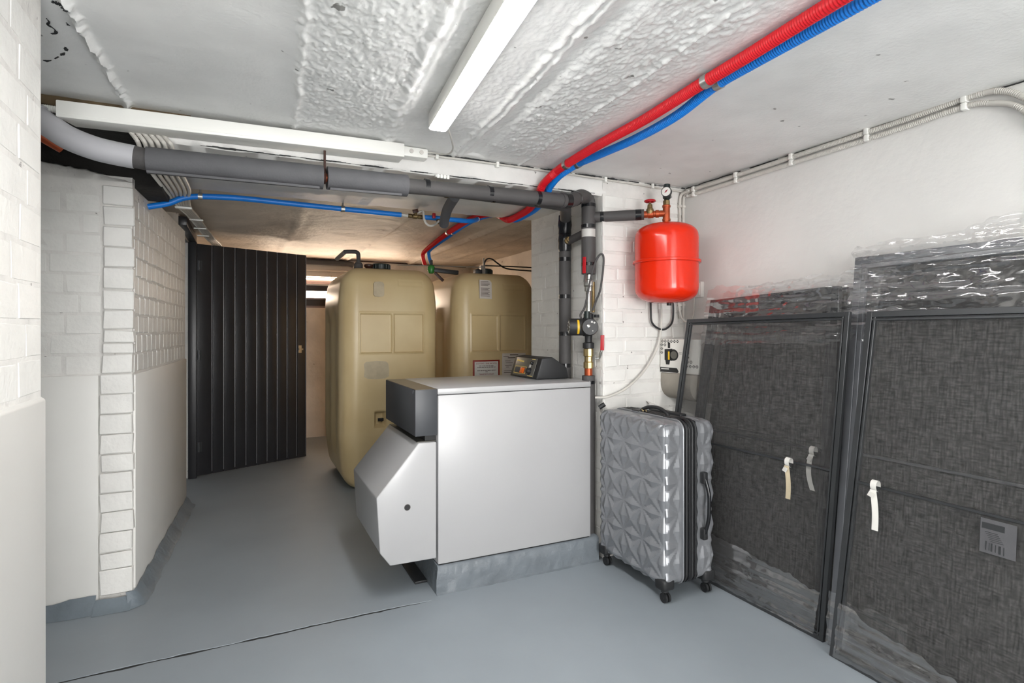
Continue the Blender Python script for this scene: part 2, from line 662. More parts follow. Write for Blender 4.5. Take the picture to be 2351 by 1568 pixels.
mb.add([(x, y, ceil_z(x, y)) for x in xs for y in ys], [(i * len(ys) + j, i * len(ys) + j + 1, (i + 1) * len(ys) + j + 1, (i + 1) * len(ys) + j) for i in range(len(xs) - 1) for j in range(len(ys) - 1)])
ceiling = struct(mb, 'ceiling', 'ceiling_paint', angle=60, fix=False)
struct(MB().box(-2.2, 3.2, -3.2, 6.9, 2.04, 2.2), 'upper_slab', 'beam_paint')

def dark_line(parent, pts, w, name='open_joint'):
    m = MB()
    P_ = [Vector(p) for p in pts]
    for a, b in zip(P_, P_[1:]):
        k = max(1, int((b - a).length / .02))
        for i in range(k):
            p, q = a.lerp(b, i / k), a.lerp(b, (i + 1) / k)
            ww = w * max(0, .55 + .9 * fbm(p.x, p.y, p.z, 9))
            if ww < w * .12:
                continue
            jx = Vector((0, .003 * fbm(p.x, 1, p.y, 12), .002 * fbm(p.x, 3, p.y, 12)))
            m.obox((p + q) / 2 + jx, (q - p) / 2 * 1.1, (0, ww if abs((b - a).y) < .3 else 0.0005, 0.0) if abs((b - a).y) < .3 else (ww, 0, 0), (0, 0, ww if abs((b - a).y) < .3 else .002))
    return m.build(name, 'crack_dark', parent)
dark_line(ceiling, [(-0.6, 2.452, 1.997), (2.25, 2.452, 1.995)], .0035)
dark_line(ceiling, [(2.256, 2.44, 1.996), (2.256, 0.6, 1.996)], .003)
# flaked cracks in the ceiling beside the left wall
mk = MB()
for path, w in (([(-0.536, 2.11), (-0.517, 2.095), (-0.495, 2.063), (-0.474, 2.03), (-0.46, 2.001), (-0.456, 1.977)], .0040),
                ([(-0.459, 1.82), (-0.458, 1.838), (-0.465, 1.855), (-0.456, 1.875), (-0.458, 1.896), (-0.47, 1.906)], .0028),
                ([(-0.424, 1.813), (-0.419, 1.824), (-0.417, 1.837)], .0026), ([(-0.438, 1.733), (-0.417, 1.723), (-0.405, 1.728), (-0.393, 1.706)], .007)):
    P_ = crom([(a_, b_, 0) for a_, b_ in path], 5)
    for p, q in zip(P_, P_[1:]):
        ww = w * max(0.0, .6 + 1.3 * fbm(p.x, p.y, 0, 40))
        if ww < w * .2:
            continue
        c = (p + q) / 2
        z0 = ceil_z(c.x, c.y)
        d_ = (q - p)
        nn_ = Vector((-d_.y, d_.x, 0)).normalized()
        mk.obox((c.x, c.y, z0), d_ * .55, nn_ * ww, (0, 0, .0012))
mk.build('flaked_crack', 'crack_dark', ceiling)
# ceiling of the tank room beyond the beam
def back_z(x, y):
    z = 1.985 - 0.006 * fbm(x, y, 2, 2.5) - 0.008 * abs(fbm(x, y, 3, 14))
    for c in (0.35, 1.05, 1.77, 2.12):
        z -= 0.012 * math.exp(-((x - c - 0.01 * math.sin(y * 3)) / 0.02) ** 2)
    if 1.05 < x < 1.77:
        z += 0.012
    return z
xs = [-0.6 + 0.03 * i for i in range(110)]
ys = [3.2 + 0.035 * i for i in range(100)]
mb = MB()
mb.add([(x, y, back_z(x, y)) for x in xs for y in ys], [(i * len(ys) + j, i * len(ys) + j + 1, (i + 1) * len(ys) + j + 1, (i + 1) * len(ys) + j) for i in range(len(xs) - 1) for j in range(len(ys) - 1)])
struct(mb, 'ceiling_tank_room', 'back_paint', angle=60, fix=False)

# walls
wl = struct(MB().box(-0.80, -0.44, -3.2, 1.702, 0, 2.04), 'wall_left', 'joint_paint')
brick_face(wl, (-0.44, 0.6), (-0.44, 1.702), 1.045, 1.995, 0.0865, 0.2, 0.0012, joint=0.007)
mb = MB()
mb.prism([(-0.45, 0.0), (-0.430, 0.0), (-0.431, 1.032), (-0.45, 1.046)], 'y', -3.2, 1.705)
mb.build('render_panel', 'smooth_render', wl, bevel=0.004)

wr = struct(MB().box(2.26, 2.5, -3.2, 3.3, 0, 2.04), 'wall_right', 'wall_paint')
struct(MB().box(-2.2, 2.5, -3.3, -3.2, 0, 2.04), 'wall_front', 'wall_paint')
d2 = thing('door_fill_light', 'added glowing glass door, unseen fill light behind the camera', 'door', (0.5, -3.2, 0), kind='structure')  # added door, out of view; its glowing panes brighten ceiling and walls
MB().box(-0.32, 1.32, -3.2, -3.16, 1.86, 1.93).build('head', 'frame_alu', d2)
for x in (-0.32, 0.46, 1.25):
    MB().box(x, x + .07, -3.2, -3.16, 0, 1.86).build('post', 'frame_alu', d2)
for x in (-0.25, 0.53):
    MB().box(x, x + (.71 if x < 0 else .72), -3.2, -3.165, 0, .14).build('kick_rail', 'frame_alu', d2)
    MB().box(x, x + (.71 if x < 0 else .72), -3.19, -3.175, .14, 1.86).build('glowing_fill_pane', 'fill_door_glow', d2)
struct(MB().box(-1.9, -1.8, 1.65, 4.6, 0, 2.04), 'wall_passage', 'wall_paint')
struct(MB().box(-1.9, -0.8, 1.55, 1.65, 0, 2.04), 'wall_passage_side', 'wall_paint')

# brick pier on the left: front towards the camera, long side beside the passage
PA, PB = Vector((-0.443, 2.93)), Vector((-0.362, 4.40))
mb = MB()
mb.prism([(-1.9, 2.945), (PA.x, 2.945), (PB.x, PB.y), (-1.9, PB.y)], 'z', 0, 1.865)
pier = struct(mb, 'wall_pier_left', 'joint_paint')
# corner quoin bricks, each at its own height
Q = [1.82, 1.735, 1.649, 1.558, 1.468, 1.373, 1.284, 1.198, 1.139, 1.092, 1.006, .92, .835, .745, .66, .58, .494, .412, .323, .237, .165, .055]
for k in range(len(Q) - 1):
    z1, z0 = Q[k], Q[k + 1]
    wdt = 0.104 if k < 10 else 0.112
    lay(pier, (-0.443 - wdt / 2 + random.uniform(-.003, .003) + (0.002 if k < 10 else 0.0), 2.9525, (z0 + z1) / 2), random.uniform(-.02, .02), wdt + .006, (z1 - z0) - 0.0045, 0.045)
brick_face(pier, (-1.05, 2.945), (-0.553, 2.945), 1.005, 1.85, 0.0862, 0.21, 0.0011, joint=0.006)
d = (PB - PA).normalized()
brick_face(pier, (PA.x + .004, PA.y + .03), (PB.x, PB.y), 1.005, 1.80, 0.0862, 0.105, 0.0007, joint=0.007)
mb = MB()
mb.prism([(-1.9, 2.935), (-0.566, 2.935), (-0.560, 2.95), (-1.9, 2.95)], 'z', 0.0, 1.003)
mb.build('render_panel', 'smooth_render', pier, bevel=0.003)
mb = MB()
mb.prism([(PA.x - .02, PA.y + .035), (PA.x + .010, PA.y + .03), (PB.x + .008, PB.y), (PB.x - .02, PB.y)], 'z', 0.0, 1.0)
mb.build('render_panel', 'smooth_render', pier, bevel=0.004)
# mortar bed on top of the pier, ragged
mb = MB()
vs, fs = [], []
N = 60
for i in range(N + 1):
    x = -1.3 + (1.3 - 0.44) * i / N
    zt = 1.905 - 0.05 * max(0, (x + 0.75) / 0.31) + 0.012 * fbm(x, 0, 0, 14)
    for (y, z) in ((2.93 + 0.006 * fbm(x, 1, 1, 20), 1.84), (2.936 + 0.01 * fbm(x, 3, 1, 15), zt - .012), (2.97, zt), (3.3, zt + .01), (3.3, 1.84)):
        vs.append((x, y, z))
for i in range(N):
    for j in range(4):
        fs.append((i * 5 + j, i * 5 + j + 1, i * 5 + j + 6, i * 5 + j + 5))
mb.add(vs, fs)
mb.build('mortar_bed', 'joint_paint', pier, angle=70)

# grey painted cove at the foot of the pier
def cove(path, hts, out, name):
    m = MB()
    vs, fs = [], []
    P = [Vector(p) for p in path]
    pts = []
    for a, b in zip(P, P[1:]):
        k = max(2, int((b - a).length / 0.03))
        pts += [a.lerp(b, i / k) for i in range(k)]
    pts.append(P[-1])
    for i, p in enumerate(pts):
        t = (pts[min(i + 1, len(pts) - 1)] - pts[max(i - 1, 0)]).normalized()
        nr = Vector((t.y, -t.x))
        j = fbm(p.x, p.y, 0, 9)
        for a, z in ((0.0, hts + .012 * j), (0.012, hts * .75 + .012 * j), (out * .6 + .004 * j, hts * .25), (out + .008 * j, 0.001)):
            q = p + nr * a
            vs.append((q.x, q.y, z))
    for i in range(len(pts) - 1):
        for j in range(3):
            fs.append((i * 4 + j, i * 4 + j + 1, i * 4 + j + 5, i * 4 + j + 4))
    m.add(vs, fs)
    return struct(m, name, 'floor_worn', angle=70, fix=False)
cove([(-1.3, 2.93), (-0.57, 2.93)], 0.062, 0.05, 'baseboard_pier_front')
cove([(-0.575, 2.92), (-0.44, 2.918)], 0.045, 0.055, 'baseboard_pier_corner')
cove([(PA.x - .02, PA.y - .012), (PA.x + .008, PA.y), (PA.x + .014, PA.y + .05), (PB.x + .01, PB.y)], 0.060, 0.050, 'baseboard_pier_side')

# beam over the wide opening
mb = MB()
vs, fs = [], []
N = 130
for i in range(N + 1):
    x = -0.335 + (1.72 + 0.335) * i / N
    j = fbm(x, 0, 0, 6)
    sec = [(2.462 + .003 * j, 2.03), (2.464, 1.955 + .006 * j), (2.458 + .004 * fbm(x, 2, 0, 14), 1.918), (2.47 + .006 * fbm(x, 4, 0, 22), 1.902 + .003 * j), (2.9, 1.906), (3.245 + .004 * j, 1.907 + .003 * fbm(x, 7, 0, 9)), (3.262, 1.925), (3.262, 2.03)]
    vs += [(x, a, b) for a, b in sec]
K = 8
for i in range(N):
    for j in range(K - 1):
        fs.append((i * K + j, i * K + j + 1, (i + 1) * K + j + 1, (i + 1) * K + j))
fs.append(list(range(K)))
fs.append(list(range(N * K, N * K + K)))
mb.add(vs, fs)
wbm = struct(mb, 'wall_beam', 'beam_paint', angle=50)
dark_line(wbm, [(-0.15, 2.457, 1.905), (1.65, 2.459, 1.908)], .0022)
struct(MB().box(-1.9, -0.335, 2.99, 3.26, 1.83, 2.03), 'wall_beam_socket', 'cavity_shade')  # back of the cavity, its shade painted as a dark colour
struct(MB().box(-1.9, -0.343, 2.47, 2.98, 1.985, 2.035), 'trim_cavity_fill', 'cavity_shade')  # dark filler over the cavity, shade put into its colour
mb = MB()
vs = []
for i in range(40):
    x = -1.0 + 0.82 * i / 39
    vs += [(x, 2.415, 1.968 + .004 * fbm(x, 0, 0, 25)), (x, 2.46, 1.965), (x, 2.46, 2.01), (x, 2.415 + .006 * fbm(x, 5, 0, 25), 2.01)]
mb.add(vs, [(i * 4 + j, i * 4 + (j + 1) % 4, i * 4 + 4 + (j + 1) % 4, i * 4 + 4 + j) for i in range(39) for j in range(4)])
struct(mb, 'trim_wood_batten', 'old_timber')

# chimney pier on the right
RX = 1.70
mb = MB()
mb.prism([(RX, 2.46), (2.5, 2.46), (2.5, 3.27), (RX, 3.27)], 'z', 0, 2.03)
chim = struct(mb, 'wall_pier_right', 'joint_paint')
brick_face(chim, (RX + .002, 2.46), (2.258, 2.46), 0.0, 1.92, 0.0765, 0.188, 0.0028, skip=lambda s, z: z > 1.62 and random.random() < 0.0)
brick_face(chim, (RX, 3.268), (RX, 2.464), 0.0, 1.88, 0.0765, 0.188, 0.0007, joint=0.005)

# far tank room
struct(MB().box(2.56, 2.7, 3.2, 6.9, 0, 2.04), 'wall_tank_room_right', 'back_paint')
struct(MB().box(1.75, 2.56, 3.27, 3.30, 0, 2.04), 'wall_tank_room_near', 'back_paint')
wb = MB()
wb.box(-0.6, 0.22, 6.6, 6.8, 0, 2.04)
wb.box(1.7, 2.7, 6.6, 6.8, 0, 2.04)
wb.box(0.22, 1.7, 6.6, 6.8, 0, 1.44)
wb.box(0.22, 1.7, 6.6, 6.8, 1.79, 2.04)
struct(wb, 'wall_back', 'back_paint')
wlb = MB()
wlb.box(-0.60, -0.40, 5.26, 6.7, 0, 2.04)
wlb.box(-0.60, -0.40, 4.38, 5.26, 1.90, 2.04)
struct(wlb, 'wall_left_tank_room', 'back_paint')
mb = MB()
mb.prism([(-0.6, 5.20), (-0.405, 5.20), (-0.395, 5.28), (-0.6, 5.28)], 'z', 0, 1.9)
struct(mb, 'trim_door_jamb', 'joint_paint', bevel=0.006)
struct(MB().box(-1.5, -1.4, 4.3, 5.4, 0, 2.04), 'wall_side_room', 'wall_paint')

# cellar window in the far wall
win = thing('window_1', 'narrow cellar window with glowing pane behind the plastic tanks', 'window', (0.96, 6.6, 1.44), kind='structure')
MB().box(0.22, 1.7, 6.60, 6.72, 1.44, 1.462).build('sill', 'slat_brown', win)
MB().box(0.22, 1.7, 6.63, 6.70, 1.462, 1.535).build('bottom_rail', 'window_frame', win)
MB().box(0.22, 1.7, 6.615, 6.67, 1.535, 1.552).build('slat', 'slat_brown', win)
MB().box(0.22, 1.7, 6.66, 6.67, 1.552, 1.628).build('pane', 'daylight_pane', win)
MB().box(0.22, 1.7, 6.63, 6.70, 1.628, 1.69).build('middle_rail', 'window_frame', win)
MB().box(0.22, 1.7, 6.615, 6.65, 1.69, 1.706).build('slat', 'tape_white', win)
MB().box(0.22, 1.7, 6.65, 6.70, 1.706, 1.76).build('top_rail', 'slat_brown', win)
MB().box(0.22, 1.7, 6.64, 6.66, 1.76, 1.776).build('pane', 'daylight_pane', win)
MB().box(0.22, 1.7, 6.70, 6.75, 1.44, 1.79).build('back_board', 'window_frame', win)

# board door standing open in the tank room
door = thing('door_1', 'black vertical board door standing open on the left', 'door', (-0.335, 5.243, 0), rot=(0, 0, math.atan2(0.374, 0.859)), kind='structure')
bw = 0.937 / 10
for k in range(10):
    x0 = 0.012 + k * bw * 0.99
    m = MB()
    m.prism([((x0 if k else -.022) + .001, -.012), (x0 + bw - .014, -.012), (x0 + bw - .012, -.006), (x0 + bw - .001, -.006), (x0 + bw - .001, .014), ((x0 if k else -.022) + .001, .014)], 'z', 0.006, 1.896)
    m.build('board', 'door_black', door, bevel=0.002)
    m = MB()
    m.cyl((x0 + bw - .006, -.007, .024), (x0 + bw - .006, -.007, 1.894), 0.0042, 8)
    m.build('bead', 'door_bead_highlight', door)
m = MB().box(0.855, 0.885, -.02, -.011, 0.98, 1.05)
m.cyl((0.872, -.012, 1.015), (0.872, -.05, 1.015), .007, 10)
m.box(0.845, 0.885, -.05, -.042, 1.008, 1.022)
m.build('latch', 'zinc', door)
for z in (0.2, 0.95, 1.68):
    m = MB().box(-0.03, 0.02, -.016, -.010, z, z + .08)
    m.cyl((-.004, -.018, z), (-.004, -.018, z + .08), .006, 10)
    m.build('hinge', 'frame_alu', door)
fr = thing('door_frame', 'black timber frame of the open board door', 'door frame', (-0.37, 5.22, 0), kind='structure')
MB().box(-0.405, -0.345, 5.17, 5.26, 0, 1.905).build('post', 'door_black', fr, bevel=.004)
MB().box(-0.41, -0.35, 4.39, 5.26, 1.905, 1.965).build('head', 'door_black', fr, bevel=.004)
MB().box(-0.60, -0.41, 4.40, 5.24, 1.895, 1.905).build('lining', 'door_black', fr)

# ---------------------------------------------------------------- ceiling battens
def batten(x0, y0, x1, y1, label, seen):
    """LED batten from (x0,y0) to (x1,y1) under the ceiling"""
    a, b = Vector((x0, y0, 0)), Vector((x1, y1, 0))
    c = (a + b) / 2
    L = (b - a).length
    t = thing('led_batten', label, 'ceiling light', (c.x, c.y, 1.93), rot=(0, 0, math.atan2(y1 - y0, x1 - x0)))
    m = MB()
    m.prism([(-.0345, .0065), (.0345, .0065), (.0345, .062), (-.0345, .062)], 'x', -L / 2, L / 2)
    m.build('housing', 'white_pvc', t, bevel=.003)
    m = MB()
    m.prism([(-.0335, .007), (-.031, .0035), (-.026, .001), (-.018, 0), (.018, 0), (.026, .001), (.031, .0035), (.0335, .007)], 'x', -L / 2 + .006, L / 2 - .006)
    m.build('diffuser', 'led_light' if seen else 'fill_led_light', t)
    for s in (-1, 1):
        MB().box(s * L / 2 - .006, s * L / 2 + .006, -.034, .034, 0.006, .062).build('end_cap', 'white_pvc', t, bevel=.004)
    return t
batten(0.50, 0.52, 0.645, 1.99, 'long white LED batten glowing on the rough ceiling', True)
batten(0.36, -2.6, 0.42, -1.1, 'added LED batten, unseen fill light behind the camera', False)  # added lamp, never in view, raises the general light level
m = MB().tube([(0.675, 1.99, 1.972), (0.735, 2.10, 1.955), (0.785, 2.22, 1.95), (0.80, 2.34, 1.965), (0.77, 2.41, 1.985), (0.722, 2.425, 1.99)], .0035, 8, 8)
tag(m.build('lamp_cable', 'cable_white', None), 'thin white cable looping from the LED batten to the junction box', 'cable')

# ---------------------------------------------------------------- trunking on the beam
t = thing('cable_trunking', 'long white plastic cable trunking along the beam under the ceiling', 'trunking', (0.02, 2.41, 1.91))
m = MB()
xa, xb = -0.572, 0.618
za, zb = 1.914, 1.935
m.add([(xa, 2.36, za), (xa + .035, 2.455, za), (xa + .035, 2.455, za + .058), (xa, 2.36, za + .058),
       (xb, 2.36, zb), (xb, 2.455, zb), (xb, 2.455, zb + .058), (xb, 2.36, zb + .058)],
      [(0, 3, 2, 1), (4, 5, 6, 7), (0, 4, 7, 3), (1, 2, 6, 5), (0, 1, 5, 4), (3, 7, 6, 2)])
m.build('cover', 'white_pvc', t, bevel=.004)
m = MB()
m.add([(xa + .02, 2.3585, za + .010), (xb, 2.3585, zb + .010), (xb, 2.3585, zb + .0125), (xa + .02, 2.3585, za + .0125), (xa + .02, 2.362, za + .010), (xb, 2.362, zb + .010), (xb, 2.362, zb + .0125), (xa + .02, 2.362, za + .0125)],
      [(0, 1, 2, 3), (4, 7, 6, 5), (0, 4, 5, 1), (3, 2, 6, 7), (0, 3, 7, 4), (1, 5, 6, 2)])
m.build('snap_edge', 'white_pvc', t)
t = thing('junction_box', 'small white junction box with round knockouts at the trunking end', 'junction box', (0.69, 2.43, 1.955))
MB().box(0.622, 0.735, 2.405, 2.46, 1.955, 1.998).build('body', 'white_pvc', t, bevel=.005)
for x in (0.66, 0.705):
    MB().cyl((x, 2.408, 1.979), (x, 2.402, 1.979), .0095, 16).build('knockout', 'wall_socket', t)

# ---------------------------------------------------------------- grey insulated heating pipes under the beam
t = thing('insulated_flow_pipe', 'thick grey foam insulated pipe slung along the beam', 'pipe', (0.5, 2.38, 1.77))
Z = lambda x: 1.806 + (x + 0.31) * 0.0125
m = MB().tube([(-0.76, 2.45, 1.985), (-0.70, 2.43, 1.955), (-0.625, 2.40, 1.912)], .046, 24, 6)
m.build('end_sleeve', 'grey_pvc', t)
m = MB().tube([(-0.65, 2.405, 1.925), (-0.59, 2.385, 1.885), (-0.54, 2.38, 1.852), (-0.47, 2.38, 1.828), (-0.41, 2.38, 1.818), (-0.352, 2.38, 1.812)], .041, 24, 6)
m.build('elbow', 'grey_pvc', t)
MB().tube([(-0.37, 2.38, 1.814), (-0.29, 2.38, Z(-.29))], .0385, 24).build('inner_sleeve', 'foam_dark', t)
MB().tube([(-0.315, 2.38, Z(-.315)), (0.287, 2.38, Z(.287))], .047, 28).build('insulation', 'foam', t)
MB().tube([(0.303, 2.38, Z(.303)), (0.633, 2.38, Z(.633))], .046, 28).build('insulation', 'foam', t)
MB().tube([(0.28, 2.38, Z(.3)), (0.31, 2.38, Z(.3))], .017, 16).build('bare_pipe', 'copper_red', t)
for x0, x1 in ((-0.31, 0.27), (0.31, 0.60)):  # slit lips of the foam
    m = MB()
    m.obox(((x0 + x1) / 2, 2.352, Z((x0 + x1) / 2) - .047), ((x1 - x0) / 2, 0, .003), (0, .016, 0.004), (0, -.001, .004))
    m.build('slit_lip', 'foam', t)
MB().tube([(0.625, 2.38, Z(.62)), (1.43, 2.38, 1.832)], .0325, 24).build('insulation', 'foam_dark', t)
MB().tube([(1.40, 2.38, 1.832), (1.455, 2.388, 1.838), (1.52, 2.43, 1.865), (1.575, 2.47, 1.888), (1.625, 2.50, 1.892), (1.645, 2.51, 1.87), (1.645, 2.51, 1.84)], .036, 24, 5).build('elbow', 'foam_dark', t)
for x in (0.72, 1.02, 1.27):
    MB().tube([(x - .010, 2.38, 1.826 + (x - .9) * .009), (x + .010, 2.38, 1.826 + (x - .9) * .009)], .0338, 24).build('tape_band', 'black_gloss', t)
MB().tube([(1.418, 2.38, 1.832), (1.45, 2.385, 1.836)], .0372, 24).build('tape_band', 'black_gloss', t)
MB().tube([(1.502, 2.418, 1.857), (1.516, 2.428, 1.863)], .0375, 24).build('tape_band', 'black_gloss', t)
m = MB().cyl((0.297, 2.40, 1.83), (0.297, 2.40, 1.935), .005, 10)
m.torus((0.295, 2.38, Z(.295)), (1, 0, 0), .022, .004, 24, 8)
m.build('hanger', 'cap_brown', t)

t = thing('insulated_return_pipe', 'thinner grey insulated pipe running behind and below the thick one', 'pipe', (1.1, 2.52, 1.81))
MB().tube([(0.70, 2.515, 1.852), (1.46, 2.52, 1.848)], .030, 20).build('insulation', 'foam_dark', t)
MB().tube([(1.44, 2.52, 1.848), (1.52, 2.55, 1.848), (1.60, 2.67, 1.84), (1.64, 2.74, 1.82), (1.645, 2.752, 1.78)], .031, 20, 5).build('elbow', 'foam_dark', t)
for x in (0.86, 1.10, 1.33):
    MB().tube([(x - .008, 2.518, 1.85), (x + .008, 2.518, 1.85)], .0312, 20).build('tape_band', 'black_gloss', t)

m = MB().tube([(0.965, 2.70, 1.872), (0.985, 2.86, 1.85), (1.003, 2.96, 1.824), (1.018, 3.03, 1.792)], .027, 20, 5)
tag(m.build('insulated_stub', 'foam', None), 'short grey foam covered pipe end hanging below the beam', 'pipe')

# ---------------------------------------------------------------- risers by the chimney pier
t = thing('insulated_riser', 'tall dark insulated riser pipe standing behind the boiler', 'pipe', (1.645, 2.752, 0.13))
MB().cyl((1.645, 2.752, 0.13), (1.645, 2.752, 1.80), .0335, 24).build('insulation', 'foam_dark', t)
for z in (0.985, 1.165, 1.375, 1.585):
    MB().cyl((1.645, 2.752, z), (1.645, 2.752, z + .022), .0348, 24).build('tape_band', 'black_gloss', t)
MB().lathe([(.030, 1.735), (.037, 1.74), (.036, 1.765), (.040, 1.79), (.037, 1.82), (.036, 1.845), (.02, 1.85)], (1.645, 2.752, 0)).build('taped_elbow', 'black_gloss', t)
MB().lathe([(.034, 1.64), (.038, 1.655), (.037, 1.69), (.039, 1.70), (.036, 1.735), (.034, 1.74)], (1.645, 2.752, 0)).build('taped_tee', 'black_gloss', t)
MB().cyl((1.645, 2.72, 1.695), (1.645, 2.55, 1.715), .021, 16).build('cross_branch', 'foam_dark', t)
m = MB().lathe([(.016, 0), (.02, .004), (.02, .02), (.013, .024), (.013, .04)], (1.640, 2.715, 1.697), 14, (-.3, -1, .1))
m.build('fitting', 'brass_old', t)

t = thing('pump_riser', 'dark insulated riser pipe with valves above the circulation pump', 'pipe', (1.645, 2.51, 0.0))
MB().cyl((1.645, 2.51, 1.728), (1.645, 2.51, 1.865), .037, 24).build('insulation', 'foam_dark', t)
MB().cyl((1.645, 2.51, 1.684), (1.645, 2.51, 1.730), .0365, 24).build('white_tape', 'tape_white', t)
MB().cyl((1.645, 2.51, 1.492), (1.645, 2.51, 1.686), .0375, 24).build('insulation', 'foam_dark', t)
for z in (1.535, 1.735, 1.845):
    MB().cyl((1.645, 2.51, z), (1.645, 2.51, z + .018), .0385, 24).build('tape_band', 'black_gloss', t)
MB().lathe([(.014, 1.49), (.021, 1.488), (.021, 1.465), (.026, 1.46), (.026, 1.43), (.021, 1.425), (.021, 1.402), (.014, 1.40)], (1.645, 2.51, 0), 10).build('upper_valve', 'zinc', t)
m = MB().obox((1.612, 2.492, 1.47), (.004, .003, .022), (.002, -.007, 0), (.003, .001, 0))
m.build('lever_neck', 'zinc', t)
MB().obox((1.602, 2.484, 1.535), (.0015, .001, .043), (.004, -.009, 0), (.0025, .001, 0)).build('red_lever', 'red_handle', t, bevel=.002)
MB().cyl((1.645, 2.51, 1.285), (1.645, 2.51, 1.402), .014, 16).build('pipe', 'zinc', t)
MB().cyl((1.668, 2.50, 1.29), (1.668, 2.50, 1.45), .009, 12).build('copper_pipe', 'brass_old', t)
MB().lathe([(.020, 1.10), (.027, 1.097), (.027, 1.06), (.022, 1.055), (.022, 1.03), (.027, 1.025), (.027, .995), (.02, .993)], (1.645, 2.51, 0), 10).build('lower_valve', 'brass', t)
m = MB().tube([(1.672, 2.49, 1.045), (1.692, 2.478, 1.05), (1.688, 2.462, 1.075), (1.692, 2.455, 1.092)], .0055, 10, 4)
m.build('lever_neck', 'zinc', t)
MB().obox((1.693, 2.452, 1.130), (.001, 0, .040), (.008, -.006, 0), (.002, .0025, 0)).build('red_lever', 'red_handle', t, bevel=.002)
MB().cyl((1.645, 2.51, .955), (1.645, 2.51, .995), .021, 20).build('copper_collar', 'copper_red', t)
MB().lathe([(.034, .12), (.034, .955), (.025, .957), (.02, .95)], (1.645, 2.51, 0), 24).build('insulation', 'foam_dark', t)
MB().cyl((1.645, 2.51, .913), (1.645, 2.51, .930), .0355, 24).build('tape_band', 'black_gloss', t)
m = MB().cyl((1.676, 2.455, .79), (1.70, 2.44, .81), .012, 12)
m.build('wall_clip', 'black_plastic', t)

t = thing('circulation_pump', 'black circulation pump with yellow stripe on the riser pipe', 'pump', (1.645, 2.51, 1.11))
MB().lathe([(.018, 1.285), (.026, 1.28), (.026, 1.245), (.021, 1.24), (.030, 1.225), (.034, 1.21), (.030, 1.19), (.021, 1.17), (.019, 1.15), (.019, 1.132), (.030, 1.128), (.030, 1.100), (.018, 1.098)], (1.645, 2.51, 0), 18).build('volute', 'black_plastic', t)
ax = Vector((-1, .42, 0)).normalized()
MB().lathe([(.02, -.01), (.047, -.005), (.049, .03), (.045, .034), (.045, .095), (.041, .105), (.0, .106)], (1.635, 2.49, 1.212), 28, ax).build('motor', 'black_plastic', t, angle=25)
MB().lathe([(.034, 0), (.034, .003), (.02, .004), (.02, .001), (.012, .001), (.012, .006), (.0, .006)], Vector((1.635, 2.49, 1.212)) + ax * .104, 28, ax).build('nameplate', 'grey_panel', t)
m = MB()
for k in range(9):
    a = 2 * PI * k / 9
    u, w = frame_axes(ax)
    m.lathe([(.0035, 0), (.0035, .002)], Vector((1.635, 2.49, 1.212)) + ax * .107 + u * .027 * math.cos(a) + w * .027 * math.sin(a), 6, ax)
m.build('plate_marks', 'tape_white', t)
fx = Vector((-.42, -1, 0)).normalized()
pc = Vector((1.628, 2.487, 1.212))
m = MB()
side = Vector((-fx.y, fx.x, 0))
m.lathe([(.044, 0), (.044, .052), (.040, .058), (0, .0585)], pc, 24, fx)
m.build('terminal_box', 'black_plastic', t)
m = MB().lathe([(.010, 0), (.010, .005), (.007, .007), (0, .007)], pc + fx * .058 + Vector((-.008, 0.004, .004)), 16, fx)
m.build('dial', 'zinc', t)
for dx, dz, r in ((.008, .026, .0055), (.020, .022, .005), (.012, -.020, .003)):
    MB().lathe([(r, 0), (r, .0012)], pc + fx * .0585 + Vector((dx, -dx * .42, dz)), 10, fx).build('indicator', 'tape_white', t)
cst = Vector((1.635, 2.49, 1.212)) + ax * .062
m = MB()
u, w = frame_axes(ax)
vs, fs = [], []
for k in range(13):
    a = R(-150 + 120 * k / 12)
    best = Vector((-.42 * -1, -1, 0))
    dirv = (fx * math.cos(R(-52 + 104 * k / 12)) + Vector((0, 0, 1)) * math.sin(R(-52 + 104 * k / 12)))
    for s in (-.0055, .0055):
        vs.append(cst + ax * s + dirv * .0462)
for k in range(12):
    fs.append((2 * k, 2 * k + 1, 2 * k + 3, 2 * k + 2))
m.add(vs, fs)
m.build('yellow_stripe', 'yellow', t)
MB().box(1.668, 1.69, 2.475, 2.495, 1.262, 1.278).build('cable_clamp', 'black_plastic', t, bevel=.002)
MB().cyl((1.622, 2.488, 1.255), (1.622, 2.488, 1.295), .015, 14).build('cable_gland', 'cap_green', t)
m = MB().tube([(1.60, 2.50, 1.245), (1.598, 2.515, 1.275), (1.612, 2.50, 1.31), (1.615, 2.48, 1.36), (1.62, 2.452, 1.462), (1.625, 2.41, 1.551), (1.64, 2.385, 1.583), (1.655, 2.385, 1.55), (1.66, 2.42, 1.412), (1.66, 2.46, 1.35), (1.655, 2.485, 1.30)], .0055, 10, 6)
m.build('power_cable', 'foam_dark', t)

